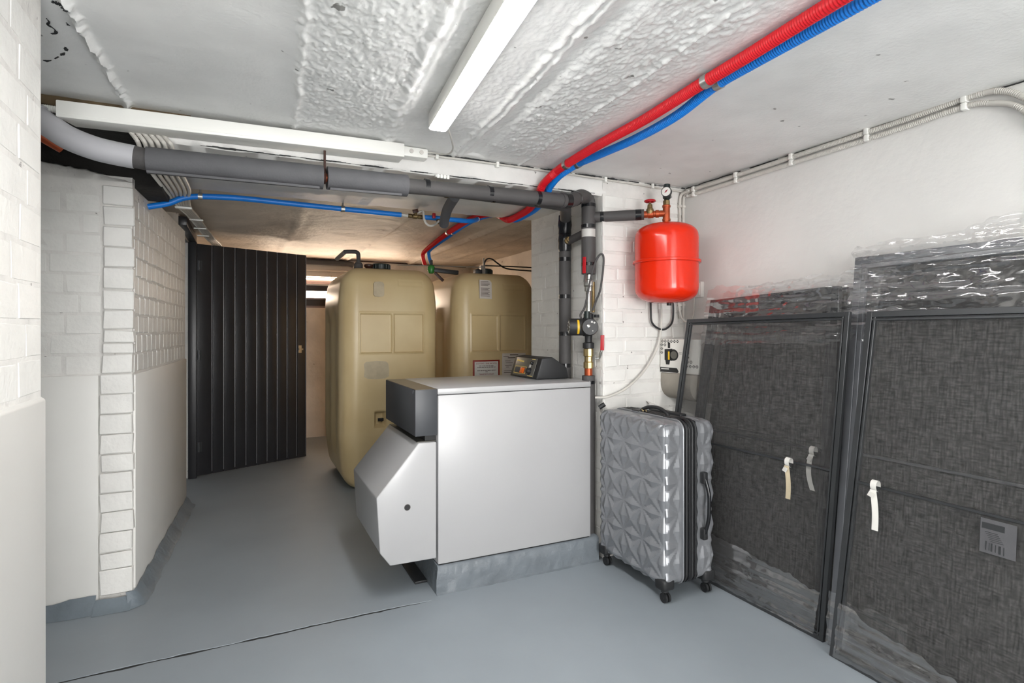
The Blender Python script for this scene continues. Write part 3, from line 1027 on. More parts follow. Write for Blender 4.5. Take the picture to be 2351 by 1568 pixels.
# ---------------------------------------------------------------- expansion vessel with its branch
VX, VY = 1.963, 2.27
t = thing('expansion_branch', 'grey insulated pipe with red handwheel valve and copper tee', 'pipe', (1.82, 2.385, 1.74))
A, B = Vector((1.668, 2.5, 1.793)), Vector((VX, VY, 1.797))
P = lambda s: A.lerp(B, s)
MB().tube([P(-.02), P(.70)], .0275, 20).build('insulation', 'foam_dark', t)
MB().tube([P(.10), P(.15)], .0285, 20).build('tape_band', 'black_gloss', t)
MB().tube([P(.585), P(.665)], .0287, 20).build('tape_band', 'black_gloss', t)
MB().lathe([(.012, 0), (.018, .003), (.018, .022), (.021, .024), (.021, .050), (.016, .053), (.016, .060), (.02, .062), (.02, .078), (.012, .08)], P(.69), 12, (B - A)).build('valve_body', 'copper_red', t)
vc = P(.78)
MB().lathe([(.022, .0), (.024, .016), (.019, .02), (.019, .026), (.014, .03), (.012, .05), (.006, .052), (.006, .066)], vc, 12).build('valve_bonnet', 'brass_old', t)
m = MB().torus(vc + Vector((0, 0, .068)), (0, 0, 1), .024, .006, 24, 8)
m.lathe([(.010, .060), (.010, .072), (.004, .074)], vc, 12)
for k in range(5):
    a = 2 * PI * k / 5
    m.cyl(vc + Vector((0, 0, .067)), vc + Vector((.024 * math.cos(a), .024 * math.sin(a), .068)), .0038, 8)
m.build('handwheel', 'red_handle', t)
m = MB().cyl(P(.88), B, .0165, 16)
m.cyl((VX, VY, 1.762), (VX, VY, 1.835), .018, 16)
m.lathe([(.021, 1.758), (.021, 1.768)], (VX, VY, 0), 16)
m.lathe([(.021, 1.828), (.021, 1.838)], (VX, VY, 0), 16)
m.build('tee', 'copper_red', t)
MB().lathe([(.013, 1.836), (.017, 1.84), (.017, 1.862), (.012, 1.866)], (VX, VY, 0), 8).build('nipple', 'brass_old', t)
MB().lathe([(.012, 1.866), (.020, 1.875), (.022, 1.90), (.018, 1.915), (.017, 1.945), (.012, 1.948)], (VX + .003, VY, 0), 14).build('air_vent', 'cap_green', t)
gd = Vector((-.80, -.60, .0)).normalized()
gc = Vector((VX - .004, VY - .01, 1.902))
MB().lathe([(.024, 0), (.026, .004), (.026, .022), (.023, .024), (.023, .021), (0, .021)], gc, 28, gd).build('gauge_case', 'black_plastic', t)
ga = MB().lathe([(.0228, .0215), (.0228, .0222)], gc, 28, gd).build('gauge_dial', 'paper_white', t)
MB().obox(gc + gd * .0228 + Vector((0, 0, .002)), (.003, -.004, .002), (.002, -.003, .006), gd * .0006).build('gauge_needle', 'ink_red', t)

t = thing('expansion_vessel', 'glossy bright red expansion vessel hanging in the corner', 'expansion vessel', (VX, VY, 1.33))
r = .160
def dome(z0, z1, rr, k):
    return [(rr * math.cos(a), z0 + (z1 - z0) * math.sin(a)) for a in [PI / 2 * i / k for i in range(k + 1)]]
def sup(zs, ze, k=18, e=2.7):
    out = []
    for i in range(k + 1):
        a_ = PI / 2 * i / k
        out.append((r * max(0.0, math.cos(a_)) ** (2 / e), zs + (ze - zs) * math.sin(a_) ** (2 / e)))
    return out
up = [(r, 1.552), (r, 1.66)] + sup(1.662, 1.746)
MB().lathe(up, (VX, VY, 0), 56).build('upper_shell', 'red_enamel', t, angle=60)
lo = [(r, 1.545), (r, 1.425)] + sup(1.423, 1.333)
MB().lathe(lo[::-1], (VX, VY, 0), 56).build('lower_shell', 'red_enamel', t, angle=60)
MB().lathe([(r - .002, 1.537), (r + .009, 1.537), (r + .0115, 1.540), (r + .0115, 1.549), (r + .009, 1.552), (r - .002, 1.554)], (VX, VY, 0), 56).build('rim', 'red_enamel', t)
MB().lathe([(.012, 1.322), (.012, 1.336)], (VX, VY - .02, 0), 12).build('charge_valve', 'black', t)
MB().cyl((VX, VY, 1.735), (VX, VY, 1.762), .0165, 16).build('neck', 'copper_red', t)
m = MB().box(VX + .03, VX + .07, VY + .155, 2.455, 1.535, 1.56)
m.build('wall_bracket', 'red_enamel', t)

# cables and hoses in the corner
m = MB().tube([(2.03, 2.40, 1.38), (2.062, 2.425, 1.30), (2.062, 2.43, 1.19), (2.035, 2.43, 1.095), (1.952, 2.43, .979), (1.836, 2.43, .89), (1.72, 2.435, .848), (1.66, 2.47, .842)], .006, 10, 8)
tag(m.build('thin_hose', 'cable_white', None), 'thin white hose curving from the red vessel down to the boiler', 'hose')
m = MB().tube([(2.0, 2.44, 1.40), (1.998, 2.435, 1.30), (2.0, 2.43, 1.24), (2.04, 2.43, 1.207), (2.09, 2.43, 1.200), (2.14, 2.43, 1.235), (2.155, 2.435, 1.30), (2.155, 2.44, 1.40)], .0055, 10, 8)
tag(m.build('cable_loop', 'black_plastic', None), 'black cable loop hanging against the wall below the red vessel', 'cable')
for k, (x, y, lab) in enumerate(((2.212, 2.448, 'white electric conduit in the corner, left one of two'), (2.238, 2.448, 'white electric conduit in the corner, right one of two'))):
    t = thing('corner_conduit', lab, 'conduit', (x, y, 1.25), group='white conduits in the corner')
    MB().tube([(x, y, 1.26), (x, y, 1.80), (x, y, 1.90), (x + .004, y - .01, 1.955), (x + .012, y - .06, 1.968)], .0075, 10, 6).build('tube', 'cable_white', t)
    for z in (1.33, 1.66, 1.885):
        MB().box(x - .0105, x + .0105, y - .010, 2.459, z, z + .014).build('clip', 'cable_white', t, bevel=.003)
t = thing('wall_socket', 'small grey wall socket beside the red vessel', 'socket', (2.25, 2.35, 1.37))
MB().box(2.235, 2.26, 2.31, 2.385, 1.375, 1.46).build('box', 'wall_socket', t, bevel=.004)
MB().box(2.230, 2.237, 2.316, 2.379, 1.385, 1.452).build('cover_plate', 'wall_socket', t, bevel=.003)
m = MB().tube([(2.243, 2.37, 1.385), (2.243, 2.37, 1.30), (2.232, 2.38, 1.25), (2.205, 2.40, 1.245), (2.19, 2.42, 1.29), (2.188, 2.44, 1.38)], .005, 8, 6)
m.build('cord', 'cable_white', t)

# conduits along the top of the right wall
def wall_run(x, z, r_, label, endc):
    t = thing('wall_conduit', label, 'conduit', (x, 1.6, z - .02), group='white conduits along the right wall')
    pts = [(x - .01, 2.42, z), (x, 2.39, z + .0005), (x, 2.0, z + .004), (x, 1.6, z + .010), (x, 1.3, z + .014), (x, 1.08, z + .022)] + endc
    MB().tube(pts, r_, 10, 10, cor=(.006, .0006)).build('tube', 'cable_white', t)
    for y in (2.37, 2.075, 1.757, 1.414, 1.078):
        zz = z + (2.4 - y) * .016
        m = MB().box(x - r_ - .004, 2.2605, y - .009, y + .009, zz - r_ - .003, zz + r_ + .003)
        m.build('clip', 'white_pvc', t, bevel=.003)
wall_run(2.246, 1.974, .0105, 'upper white corrugated conduit along the right wall under the ceiling', [(2.244, .98, 1.985), (2.24, .90, 1.925), (2.235, .80, 1.80)])
wall_run(2.247, 1.947, .0095, 'lower white corrugated conduit along the right wall under the ceiling', [(2.244, 1.0, 1.952), (2.24, .93, 1.915), (2.235, .86, 1.83)])
t = thing('beam_cable', 'white cable clipped along the beam just under the ceiling', 'cable', (1.45, 2.45, 1.98))
MB().tube([(0.73, 2.452, 1.985), (1.0, 2.452, 1.988), (1.5, 2.450, 1.987), (1.9, 2.450, 1.982), (2.2, 2.445, 1.975), (2.24, 2.42, 1.972)], .005, 8, 6).build('tube', 'cable_white', t)
for x in (0.79, 1.09, 1.71, 2.02):
    MB().box(x - .007, x + .007, 2.441, 2.462, 1.972, 1.998).build('clip', 'white_pvc', t, bevel=.002)

t = thing('terminal_block', 'small white terminal block above the grey pipe on the beam', 'terminal block', (0.815, 2.45, 1.885))
MB().box(0.782, 0.848, 2.442, 2.460, 1.890, 1.902).build('base', 'white_pvc', t, bevel=.002)
for k in range(4):
    MB().box(0.786 + .0158 * k, 0.798 + .0158 * k, 2.434, 2.444, 1.884, 1.902).build('terminal', 'white_pvc', t, bevel=.002)

# ---------------------------------------------------------------- red and blue pipes
t = thing('red_pipe', 'red corrugated water pipe fixed along the ceiling and over the beam', 'pipe', (1.35, 2.3, 1.78))
pts = [(1.19, .30, 1.965), (1.235, .70, 1.968), (1.262, .93, 1.972), (1.284, 1.15, 1.972), (1.30, 1.35, 1.972), (1.33, 1.65, 1.972), (1.338, 1.94, 1.972), (1.345, 2.20, 1.965), (1.335, 2.31, 1.948), (1.315, 2.40, 1.908), (1.328, 2.47, 1.880), (1.395, 2.65, 1.876), (1.45, 2.82, 1.878), (1.483, 3.0, 1.882), (1.492, 3.18, 1.884), (1.488, 3.29, 1.925), (1.46, 3.37, 1.953), (1.41, 3.52, 1.957), (1.412, 3.872, 1.953), (1.46, 4.4, 1.952), (1.55, 5.16, 1.945), (1.55, 5.24, 1.90), (1.58, 5.27, 1.82)]
MB().tube(pts, .0188, 14, 14, cor=(.0075, .0009)).build('corrugated_pipe', 'red_pe', t)
for (x, y, z) in ((1.298, 1.315, 1.972), (1.345, 2.235, 1.962), (1.43, 4.15, 1.952)):
    MB().tube([(x, y - .012, z), (x, y + .012, z)], .0222, 16).build('clip', 'zinc', t)
t = thing('blue_pipe', 'blue corrugated water pipe running beside the red pipe on the ceiling', 'pipe', (1.42, 2.3, 1.80))
pts = [(1.28, .30, 1.970), (1.315, .70, 1.975), (1.328, .93, 1.975), (1.338, 1.15, 1.975), (1.348, 1.33, 1.972), (1.385, 1.55, 1.958), (1.405, 1.80, 1.958), (1.412, 2.05, 1.968), (1.40, 2.22, 1.968), (1.37, 2.33, 1.94), (1.36, 2.41, 1.905), (1.378, 2.48, 1.884), (1.44, 2.65, 1.882), (1.495, 2.82, 1.884), (1.528, 3.0, 1.887), (1.536, 3.18, 1.888), (1.530, 3.29, 1.928), (1.50, 3.37, 1.955), (1.45, 3.52, 1.958), (1.442, 3.8, 1.956), (1.50, 4.4, 1.953), (1.575, 5.08, 1.948), (1.585, 5.16, 1.90), (1.62, 5.2, 1.83)]
MB().tube(pts, .0165, 14, 14, cor=(.0075, .0008)).build('corrugated_pipe', 'blue_pe', t)
for (x, y, z) in ((1.346, 1.315, 1.972), (1.40, 2.225, 1.967), (1.47, 4.15, 1.953)):
    MB().tube([(x, y - .012, z), (x, y + .012, z)], .0188, 16).build('clip', 'zinc', t)
MB().tube([(1.445, 3.60, 1.955), (1.42, 3.52, 1.944), (1.37, 3.40, 1.915)], .0155, 12, 3).build('tee_fitting', 'zinc', t)

t = thing('blue_cross_pipe', 'blue water pipe hung level below the far side of the beam', 'pipe', (0.4, 3.25, 1.80))
MB().tube([(-0.425, 3.25, 1.800), (-0.342, 3.25, 1.824), (-0.277, 3.25, 1.857), (-0.2, 3.25, 1.873), (-0.021, 3.25, 1.882), (0.24, 3.25, 1.878), (0.499, 3.25, 1.874), (0.83, 3.25, 1.870)], .0145, 14, 8).build('pipe', 'blue_pe', t)
MB().tube([(0.83, 3.25, 1.870), (0.875, 3.25, 1.869)], .0095, 12).build('pipe_end', 'cable_white', t)
for x, z in ((-0.2, 1.873), (0.499, 1.874), (1.09, 1.866)):
    m = MB().tube([(x - .010, 3.25, z), (x + .010, 3.25, z)], .0185, 16)
    m.cyl((x, 3.25, z), (x, 3.25, 1.908), .005, 8)
    m.build('clip', 'zinc', t)
m = MB().lathe([(.009, .0), (.013, .003), (.013, .022), (.010, .026), (.014, .03), (.014, .055), (.010, .06), (.013, .063), (.013, .085), (.009, .09)], (0.87, 3.25, 1.869), 12, (1, 0, -.02))
m.cyl((0.915, 3.25, 1.869), (0.915, 3.23, 1.897), .009, 10)
m.build('stop_valve', 'brass_old', t)
MB().obox((0.908, 3.222, 1.894), (.016, 0, .004), (0, .004, 0), (-.003, 0, .010)).build('valve_lever', 'cap_brown', t, bevel=.002)
MB().tube([(0.96, 3.25, 1.867), (1.02, 3.245, 1.868), (1.18, 3.25, 1.868), (1.27, 3.28, 1.876), (1.34, 3.35, 1.90), (1.38, 3.42, 1.922)], .0145, 14, 6).build('pipe', 'blue_pe', t)
MB().lathe([(.010, 0), (.014, .002), (.014, .02), (.010, .022)], (1.045, 3.22, 1.852), 10, (.2, -.4, -.6)).build('drain_cock', 'brass_old', t)
MB().box(1.012, 1.03, 3.215, 3.235, 1.862, 1.892).build('red_tap', 'red_handle', t, bevel=.003)
MB().tube([(0.925, 3.235, 1.889), (0.950, 3.21, 1.893), (0.952, 3.20, 1.854), (0.966, 3.195, 1.822), (0.99, 3.195, 1.810), (1.02, 3.195, 1.820), (1.045, 3.205, 1.845)], .0065, 10, 6).build('drain_hose', 'cable_white', t)

# ---------------------------------------------------------------- bundle of white cables over the beam, left end
for k in range(6):
    lab = ['leftmost corrugated white cable of the bundle under the beam', 'second white cable from the left under the beam', 'third white cable from the left under the beam',
           'fourth white cable from the left under the beam', 'fifth white cable from the left under the beam', 'rightmost white cable of the bundle under the beam'][k]
    f = k * 0.021
    sag = 0.018 * (5 - k) / 5
    pts = [(-0.395 + f * 1.1, 2.40, 1.945), (-0.372 + f, 2.452, 1.918), (-0.352 + f, 2.455, 1.892 - sag * .3), (-0.352 + f, 2.56, 1.880 - sag), (-0.348 + f, 2.80, 1.874 - sag), (-0.336 + f * .95, 3.08, 1.868 - sag * .6),
           (-0.335 + f * .75, 3.30, 1.872), (-0.335 + f * .55, 3.7, 1.895), (-0.322 + f * .5, 4.2, 1.930), (-0.302 + f * .5, 4.75, 1.942), (-0.272 + f * .55, 5.2, 1.935), (-0.245 + f * .6, 5.45, 1.925), (-0.235 + f * .6, 5.5, 1.86)]
    m = MB().tube(pts, .0078, 10, 8, cor=(.006, .0006) if k == 0 else None)
    tag(m.build('bundled_cable', 'cable_white', None), lab, 'cable', 'white cables bundled under the beam')
t = thing('cable_saddle', 'white plastic saddle clamping the cable bundle to the ceiling', 'clamp', (-0.30, 3.62, 1.86))
MB().box(-0.345, -0.262, 3.585, 3.615, 1.868, 1.880).build('band', 'white_pvc', t, bevel=.004)
for y in (4.25, 4.6, 4.95):
    MB().box(-0.325, -0.245, y - .012, y + .012, 1.918, 1.926).build('strap', 'white_pvc', t, bevel=.002)
m = MB().tube([(-0.95, 2.43, 1.952), (-0.72, 2.42, 1.955), (-0.56, 2.41, 1.953)], .0115, 12, 12, cor=(.006, .0009))
tag(m.build('corrugated_conduit', 'white_pvc', None), 'short white corrugated conduit entering the trunking at far left', 'conduit')
m = MB().tube([(-0.95, 2.44, 1.925), (-0.56, 2.42, 1.925)], .010, 12)
tag(m.build('grey_conduit', 'foam_dark', None), 'dark grey conduit below the white corrugated one at far left', 'conduit')
m = MB().tube([(-0.80, 2.52, 1.99), (-0.67, 2.52, 1.90), (-0.60, 2.56, 1.862)], .020, 14, 4)
tag(m.build('orange_pipe', 'copper_red', None), 'short orange red pipe end behind the grey elbow', 'pipe')

# ---------------------------------------------------------------- boiler on its plinth
mb = MB()
vs, fs = [], []
N = 46
for i in range(N + 1):
    x = 0.790 + 0.87 * i / N
    j = fbm(x, 0, 0, 9)
    k = fbm(x, 5, 0, 16)
    for y, z in ((2.425 + .006 * k, 0), (2.436 + .005 * j, .006 + .003 * k), (2.437 + .004 * k, .06), (2.436 + .004 * j, .118 + .002 * k), (2.447, .1285), (3.05, .1285), (3.06, 0)):
        vs.append((x + (-.006 + .004 * k if i == 0 and z < .1 else 0), y, z))
K = 7
for i in range(N):
    for j in range(K - 1):
        fs.append((i * K + j, i * K + j + 1, (i + 1) * K + j + 1, (i + 1) * K + j))
fs += [list(range(K)), list(range(N * K, N * K + K))]
mb.add(vs, fs)
struct(mb, 'trim_boiler_plinth', 'plinth_paint', angle=50)

t = thing('boiler', 'white sheet metal oil boiler with faceted burner hood on grey plinth', 'boiler', (1.2, 2.73, 0.13))
MB().box(0.793, 1.612, 2.440, 3.02, 0.134, 0.9005).build('cabinet', 'white_enamel', t, bevel=.004)
MB().box(0.790, 1.612, 2.437, 3.022, 0.9035, 0.931).build('lid', 'white_enamel', t, bevel=.004)
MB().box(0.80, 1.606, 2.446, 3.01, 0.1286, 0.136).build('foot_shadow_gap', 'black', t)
o = MB().box(0.686, 0.788, 2.438, 3.012, 0.722, 0.929).build('front_box', 'dark_enamel', t, bevel=.002)
MB().box(0.689, 0.787, 2.442, 3.008, 0.9285, 0.9305).build('box_top', 'bronze_top', o)
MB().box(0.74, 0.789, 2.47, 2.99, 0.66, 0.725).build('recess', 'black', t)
m = MB()
m.prism([(.785, .690), (.702, .692), (.515, .470), (.530, .229), (.575, .167), (.785, .165)], 'y', 2.440, 3.002)
hood = m.build('burner_hood', 'white_enamel', t, bevel=.005, seg=3)
MB().lathe([(.0125, 0), (.0125, .0012)], (.651, 2.4405, .413), 24, (0, -1, 0)).build('hood_hole', 'black', hood)
MB().lathe([(.0145, 0), (.0145, .0006)], (.651, 2.4403, .413), 24, (0, -1, 0)).build('hole_rim', 'grey_panel', hood)
MB().box(0.70, 0.785, 2.455, 2.99, 0.6925, 0.695).build('hood_top_plate', 'grey_panel', hood)
m = MB().box(0.725, 0.785, 2.58, 2.95, 0.0, 0.012)
tag(m.build('steel_bar', 'black_plastic', None, bevel=.002), 'dark flat steel bar lying on the floor under the burner hood', 'bar')

# control unit on the lid
t = thing('control_unit', 'black wedge shaped control unit with orange switch on the boiler', 'control unit', (1.5, 2.8, 0.931))
Y0, Y1 = 2.637, 2.965
m = MB()
m.prism([(1.400, .9325), (1.436, 1.044), (1.50, 1.050), (1.586, .996), (1.602, .9325)], 'y', Y0, Y1)
body = m.build('housing', 'black_plastic', t, bevel=.006, seg=3)
nx = Vector((-(1.044 - .9325), 0, (1.436 - 1.400))).normalized()
def pan(f, s, out=0.0):
    """point on the sloping face: f 0..1 from the far end, s 0..1 up the slope"""
    return Vector((1.400 + .036 * s, Y1 + (Y0 - Y1) * f, .9325 + .1115 * s)) + nx * out
sv = Vector((.036, 0, .1115))
yv = Vector((0, Y0 - Y1, 0))
def plate(f0, f1, s0, s1, th, name, mat, base=0.0):
    c = pan((f0 + f1) / 2, (s0 + s1) / 2, base + th / 2)
    return MB().obox(c, yv * ((f1 - f0) / 2), sv * ((s1 - s0) / 2), nx * (th / 2)).build(name, mat, body, bevel=min(.001, th * .3))
plate(.10, .86, .08, .95, .002, 'faceplate', 'grey_panel')
m = MB()
for k in range(9):
    c = pan(.155 + .03 * k, .80 - .004 * k, .0023)
    m.obox(c, yv * .011, sv * (.05 if k in (0, 4) else .035), nx * .0004)
    m.obox(pan(.155 + .03 * k + .012, .775 - .004 * k, .0023), yv * .006, sv * .012, nx * .0004)
m.build('gold_print', 'yellow_print', body)
m = MB()
for (f0, f1, s0, s1) in ((.13, .56, .16, .185), (.13, .56, .50, .525), (.13, .145, .16, .52), (.545, .56, .16, .52), (.68, .80, .90, .925), (.66, .84, .10, .125)):
    m.obox(pan((f0 + f1) / 2, (s0 + s1) / 2, .0024), yv * ((f1 - f0) / 2), sv * ((s1 - s0) / 2), nx * .0004)
m.build('gold_lines', 'yellow_print', body)
plate(.17, .35, .21, .46, .006, 'switch', 'foam_dark', .002)
plate(.38, .50, .20, .46, .007, 'orange_switch', 'orange_switch', .002)
MB().lathe([(.020, 0), (.020, .004), (.015, .006), (.014, .020), (.011, .022), (0, .022)], pan(.70, .33, .002), 24, nx).build('knob', 'black_plastic', body)
MB().lathe([(.009, 0), (.009, .010), (.006, .014), (0, .014)], pan(.74, .72, .002), 16, nx).build('small_knob', 'black_gloss', body)
plate(.64, .70, .48, .66, .001, 'scale_print', 'tape_white', .002)

# ---------------------------------------------------------------- oil tanks
def tank(cx, label, names):
    W, D, H = .75, .98, 1.665
    t = thing('oil_tank', label, 'oil tank', (cx, 4.2 + D / 2, 0), group='cream plastic oil tanks')
    def disp(p, nn):
        z = p.z + H / 2
        k = 1.0
        if z < .42:
            q = (.42 - z) / .42
            k -= .13 * q ** 1.6
        if z > 1.34:
            q = (z - 1.34) / .325
            k -= .11 * q * q
        p = Vector((p.x * k, p.y * (1 - (1 - k) * .55), p.z))
        # slightly bulged front and sides, vertical flutes on the sides
        p.y -= .012 * math.sin(min(1, max(0, z / H)) * PI) * (1 if nn.y < -.5 else 0)
        if nn.x < -.6 or nn.x > .6:
            s = 1 if nn.x > 0 else -1
            g = math.exp(-((p.y + .12) / .09) ** 2) + math.exp(-((p.y - .22) / .09) ** 2)
            g *= max(0, min(1, (z - .22) / .12)) * max(0, min(1, (1.38 - z) / .12))
            p.x -= s * .028 * g
        if nn.y < -.9:
            x = p.x
            # framed fields pressed into the front
            for (xa, xb) in ((-.236, -.006), (.012, .236)):
                if xa - .012 < x < xb + .012 and 1.013 < z < 1.327:
                    dd = min(x - xa, xb - x, z - 1.025, 1.315 - z)
                    p.y += .010 * max(0, min(1, (dd + .002) / .006))
                    if -.010 < dd < -.001:
                        p.y -= .004
            if .05 < x < .24 and 1.53 < z < 1.575:
                p.y += .003
            if -.135 < x < -.045 and .47 < z < .59:
                dd = min(x + .135, -.045 - x, z - .47, .59 - z)
                p.y += .05 * max(0, min(1, dd / .02))
        return p
    b = rbox((cx, 4.2 + D / 2, H / 2), (W, D, H), .125, (126, 36, 210), disp)
    b.build('body', 'oil_tank', t, weld=True, angle=50)
    # filler neck and cap
    m = MB().lathe([(.062, 1.652), (.062, 1.672)], (cx - .035, 4.43, 0), 28)
    m.build('neck', 'oil_tank', t)
    prof = [(.060, 1.668), (.071, 1.67), (.071, 1.705), (.064, 1.712), (0, 1.716)]
    c = MB().lathe(prof, (cx - .035, 4.43, 0), 28).build('cap', 'cap_green', t)
    m = MB()
    for k in range(16):
        a = 2 * PI * k / 16
        m.box(cx - .035 + .071 * math.cos(a) - .004, cx - .035 + .071 * math.cos(a) + .004, 4.43 + .071 * math.sin(a) - .004, 4.43 + .071 * math.sin(a) + .004, 1.672, 1.703)
    m.build('cap_ribs', 'cap_green', c)
    return t
t1 = tank(1.005, 'cream plastic oil tank nearest the open door', None)
t2 = tank(1.880, 'cream plastic oil tank with paper notices beside the chimney pier', None)
# fittings of the first tank
MB().lathe([(.022, 1.655), (.022, 1.672), (.036, 1.685), (.036, 1.698), (.02, 1.705)], (.87, 4.40, 0), 16).build('brown_plug', 'cap_brown', t1)
o = MB().lathe([(.034, 1.650), (.034, 1.70), (.026, 1.71), (.026, 1.715)], (.795, 4.42, 0), 18).build('vent_socket', 'foam_dark', t1)
MB().tube([(.795, 4.42, 1.70), (.795, 4.42, 1.775), (.783, 4.42, 1.792), (.765, 4.42, 1.796), (.71, 4.42, 1.793), (.69, 4.43, 1.792)], .0155, 14, 4).build('vent_pipe', 'foam_dark', t1)
MB().tube([(.695, 4.43, 1.790), (.665, 4.62, 1.758)], .0165, 14).build('vent_tail', 'clay', t1)
m = MB().box(.905, .955, 4.225, 4.25, .512, .534)
m.cyl((.925, 4.19, .523), (.925, 4.24, .523), .010, 12)
m.build('drain_tap', 'black_plastic', t1)
# worn label patches on the first tank
for (x0, x1, z0, z1) in ((.862, .945, 1.44, 1.555), (.79, .985, .83, .965)):
    m = MB()
    n0 = 12
    vs = [((x0 + x1) / 2 + (x1 - x0) / 2 * (1 + .18 * fbm(math.cos(2 * PI * k / n0), math.sin(2 * PI * k / n0), x0, 2)) * math.copysign(abs(math.cos(2 * PI * k / n0)) ** .5, math.cos(2 * PI * k / n0)),
           4.1875, (z0 + z1) / 2 + (z1 - z0) / 2 * math.copysign(abs(math.sin(2 * PI * k / n0)) ** .5, math.sin(2 * PI * k / n0))) for k in range(n0)]
    m.add(vs + [(a, b + .012, c) for a, b, c in vs], [list(range(n0))] + [(i, (i + 1) % n0, n0 + (i + 1) % n0, n0 + i) for i in range(n0)])
    m.build('label_residue', 'paper_old', t1)
# fittings of the second tank
m = MB().box(1.79, 1.83, 4.36, 4.40, 1.665, 1.735)
m.box(1.815, 1.825, 4.37, 4.38, 1.72, 1.80)
m.build('float_bracket', 'zinc', t2)
MB().box(1.74, 1.80, 4.35, 4.41, 1.66, 1.70).build('vent_block', 'black_plastic', t2, bevel=.004)
m = MB().tube([(1.10, 4.43, 1.712), (1.45, 4.40, 1.718), (1.80, 4.38, 1.722)], .004, 8, 4)
tag(m.build('steel_wire', 'zinc', None), 'thin steel wire stretched between the tops of the two tanks', 'wire')
m = MB().tube([(1.822, 4.38, 1.715), (1.835, 4.38, 1.77), (1.87, 4.40, 1.80), (1.92, 4.42, 1.80), (1.98, 4.44, 1.77), (2.06, 4.46, 1.735), (2.16, 4.46, 1.725), (2.30, 4.46, 1.722), (2.55, 4.5, 1.72)], .0065, 10, 8)
tag(m.build('black_cable', 'black_plastic', None), 'black cable arching over the cap of the right tank', 'cable')
m = MB().tube([(1.86, 4.44, 1.745), (2.0, 4.46, 1.75), (2.2, 4.46, 1.752), (2.55, 4.5, 1.755)], .0055, 10, 6)
tag(m.build('straight_black_cable', 'black_plastic', None), 'straight black cable just above the arching one behind the pier', 'cable')
t = thing('tank_valve', 'green plastic valve with black grip between the tanks', 'valve', (1.37, 4.33, 1.60))
m = MB().lathe([(.012, 1.72), (.022, 1.715), (.030, 1.70), (.030, 1.675), (.022, 1.655), (.014, 1.65)], (1.365, 4.38, 0), 14)
m.build('green_body', 'green_plastic', t)
MB().cyl((1.365, 4.38, 1.70), (1.365, 4.38, 1.76), .012, 12).build('stem', 'black_plastic', t)
MB().obox((1.485, 4.37, 1.672), (.105, .0, -.007), (0, .02, 0), (.001, 0, .017)).build('black_grip', 'black_plastic', t, bevel=.005)
MB().obox((1.425, 4.36, 1.625), (.035, 0, -.032), (0, .006, 0), (.008, 0, .008)).build('brown_strap', 'cap_brown', t, bevel=.002)

# papers on the second tank
FR = (R(90), 0, 0)
t = thing('paper_note', 'small white printed paper note near the top of the right tank', 'paper', (1.757, 4.186, 1.44))
m = MB()
m.prism([(1.705, 1.598), (1.708, 1.448), (1.815, 1.445), (1.812, 1.578), (1.795, 1.597)], 'y', 4.186, 4.189)
m.build('sheet', 'paper', t)
m = MB()
for k in range(12):
    if k == 4:
        continue
    z = 1.585 - .0105 * k
    m.box(1.717, 1.717 + (.078 if k % 3 else .066), 4.1852, 4.186, z - .002, z + .002)
m.build('print_lines', 'ink', t)
t = thing('warning_sign', 'red bordered white warning notice on the right tank above the boiler', 'sign', (1.765, 4.18, .80))
MB().box(1.648, 1.882, 4.181, 4.1845, .775, .953).build('border', 'sign_red', t, bevel=.001)
MB().box(1.662, 1.868, 4.1795, 4.1812, .785, .940).build('plate', 'paper_white', t)
text('ACHTUNG - SEHR WICHTIG', .0155, 'ink_red', t, (1.765, 4.179, .924), FR, xs=.92)
m = MB()
for z, a, b in ((.905, 1.70, 1.83), (.894, 1.685, 1.845), (.868, 1.685, 1.85), (.857, 1.755, 1.775)):
    x = a
    while x < b:
        w = random.uniform(.008, .022)
        m.box(x, min(x + w, b), 4.1788, 4.1796, z - .0022, z + .0022)
        x += w + .004
m.build('print_lines', 'ink', t)
text('TRANSPORTSCHADEN', .015, 'ink_red', t, (1.765, 4.179, .838), FR, xs=.85)
t = thing('data_sheet', 'grey printed data sheet on the right tank behind the control unit', 'paper', (2.01, 4.18, .78))
MB().box(1.905, 2.118, 4.181, 4.184, .78, 1.002).build('sheet', 'paper', t)
m = MB()
for z, a, b, h in ((.990, 1.975, 2.05, .004), (.978, 1.915, 1.965, .002), (.966, 1.955, 2.045, .003), (.94, 1.93, 1.98, .0015), (.925, 1.935, 2.0, .0015), (.905, 1.93, 1.99, .0015), (.89, 1.94, 1.965, .0015), (.86, 1.92, 2.09, .0015), (.845, 1.92, 2.10, .002)):
    m.box(a, b, 4.1802, 4.181, z - h, z + h)
m.build('print_lines', 'ink', t)

# conduits on the far wall
t = thing('far_conduit', 'thick dark pipe under the ceiling of the far wall', 'pipe', (0.7, 6.55, 1.92))
MB().tube([(0.1, 6.55, 1.945), (0.96, 6.55, 1.945), (1.12, 6.53, 1.93)], .030, 14, 3).build('pipe', 'foam_dark', t)
m = MB().tube([(0.1, 6.58, 1.858), (1.08, 6.58, 1.862), (1.12, 6.58, 1.90), (1.13, 6.58, 1.97)], .010, 10, 4)
tag(m.build('far_cable', 'back_paint', None), 'thin beige conduit above the cellar window', 'conduit')
m = MB().tube([(0.1, 6.585, 1.984), (1.0, 6.585, 1.984), (2.5, 6.585, 1.975)], .006, 8, 3)
tag(m.build('far_ceiling_cable', 'cap_brown', None), 'thin dark cable along the top of the far wall', 'cable')

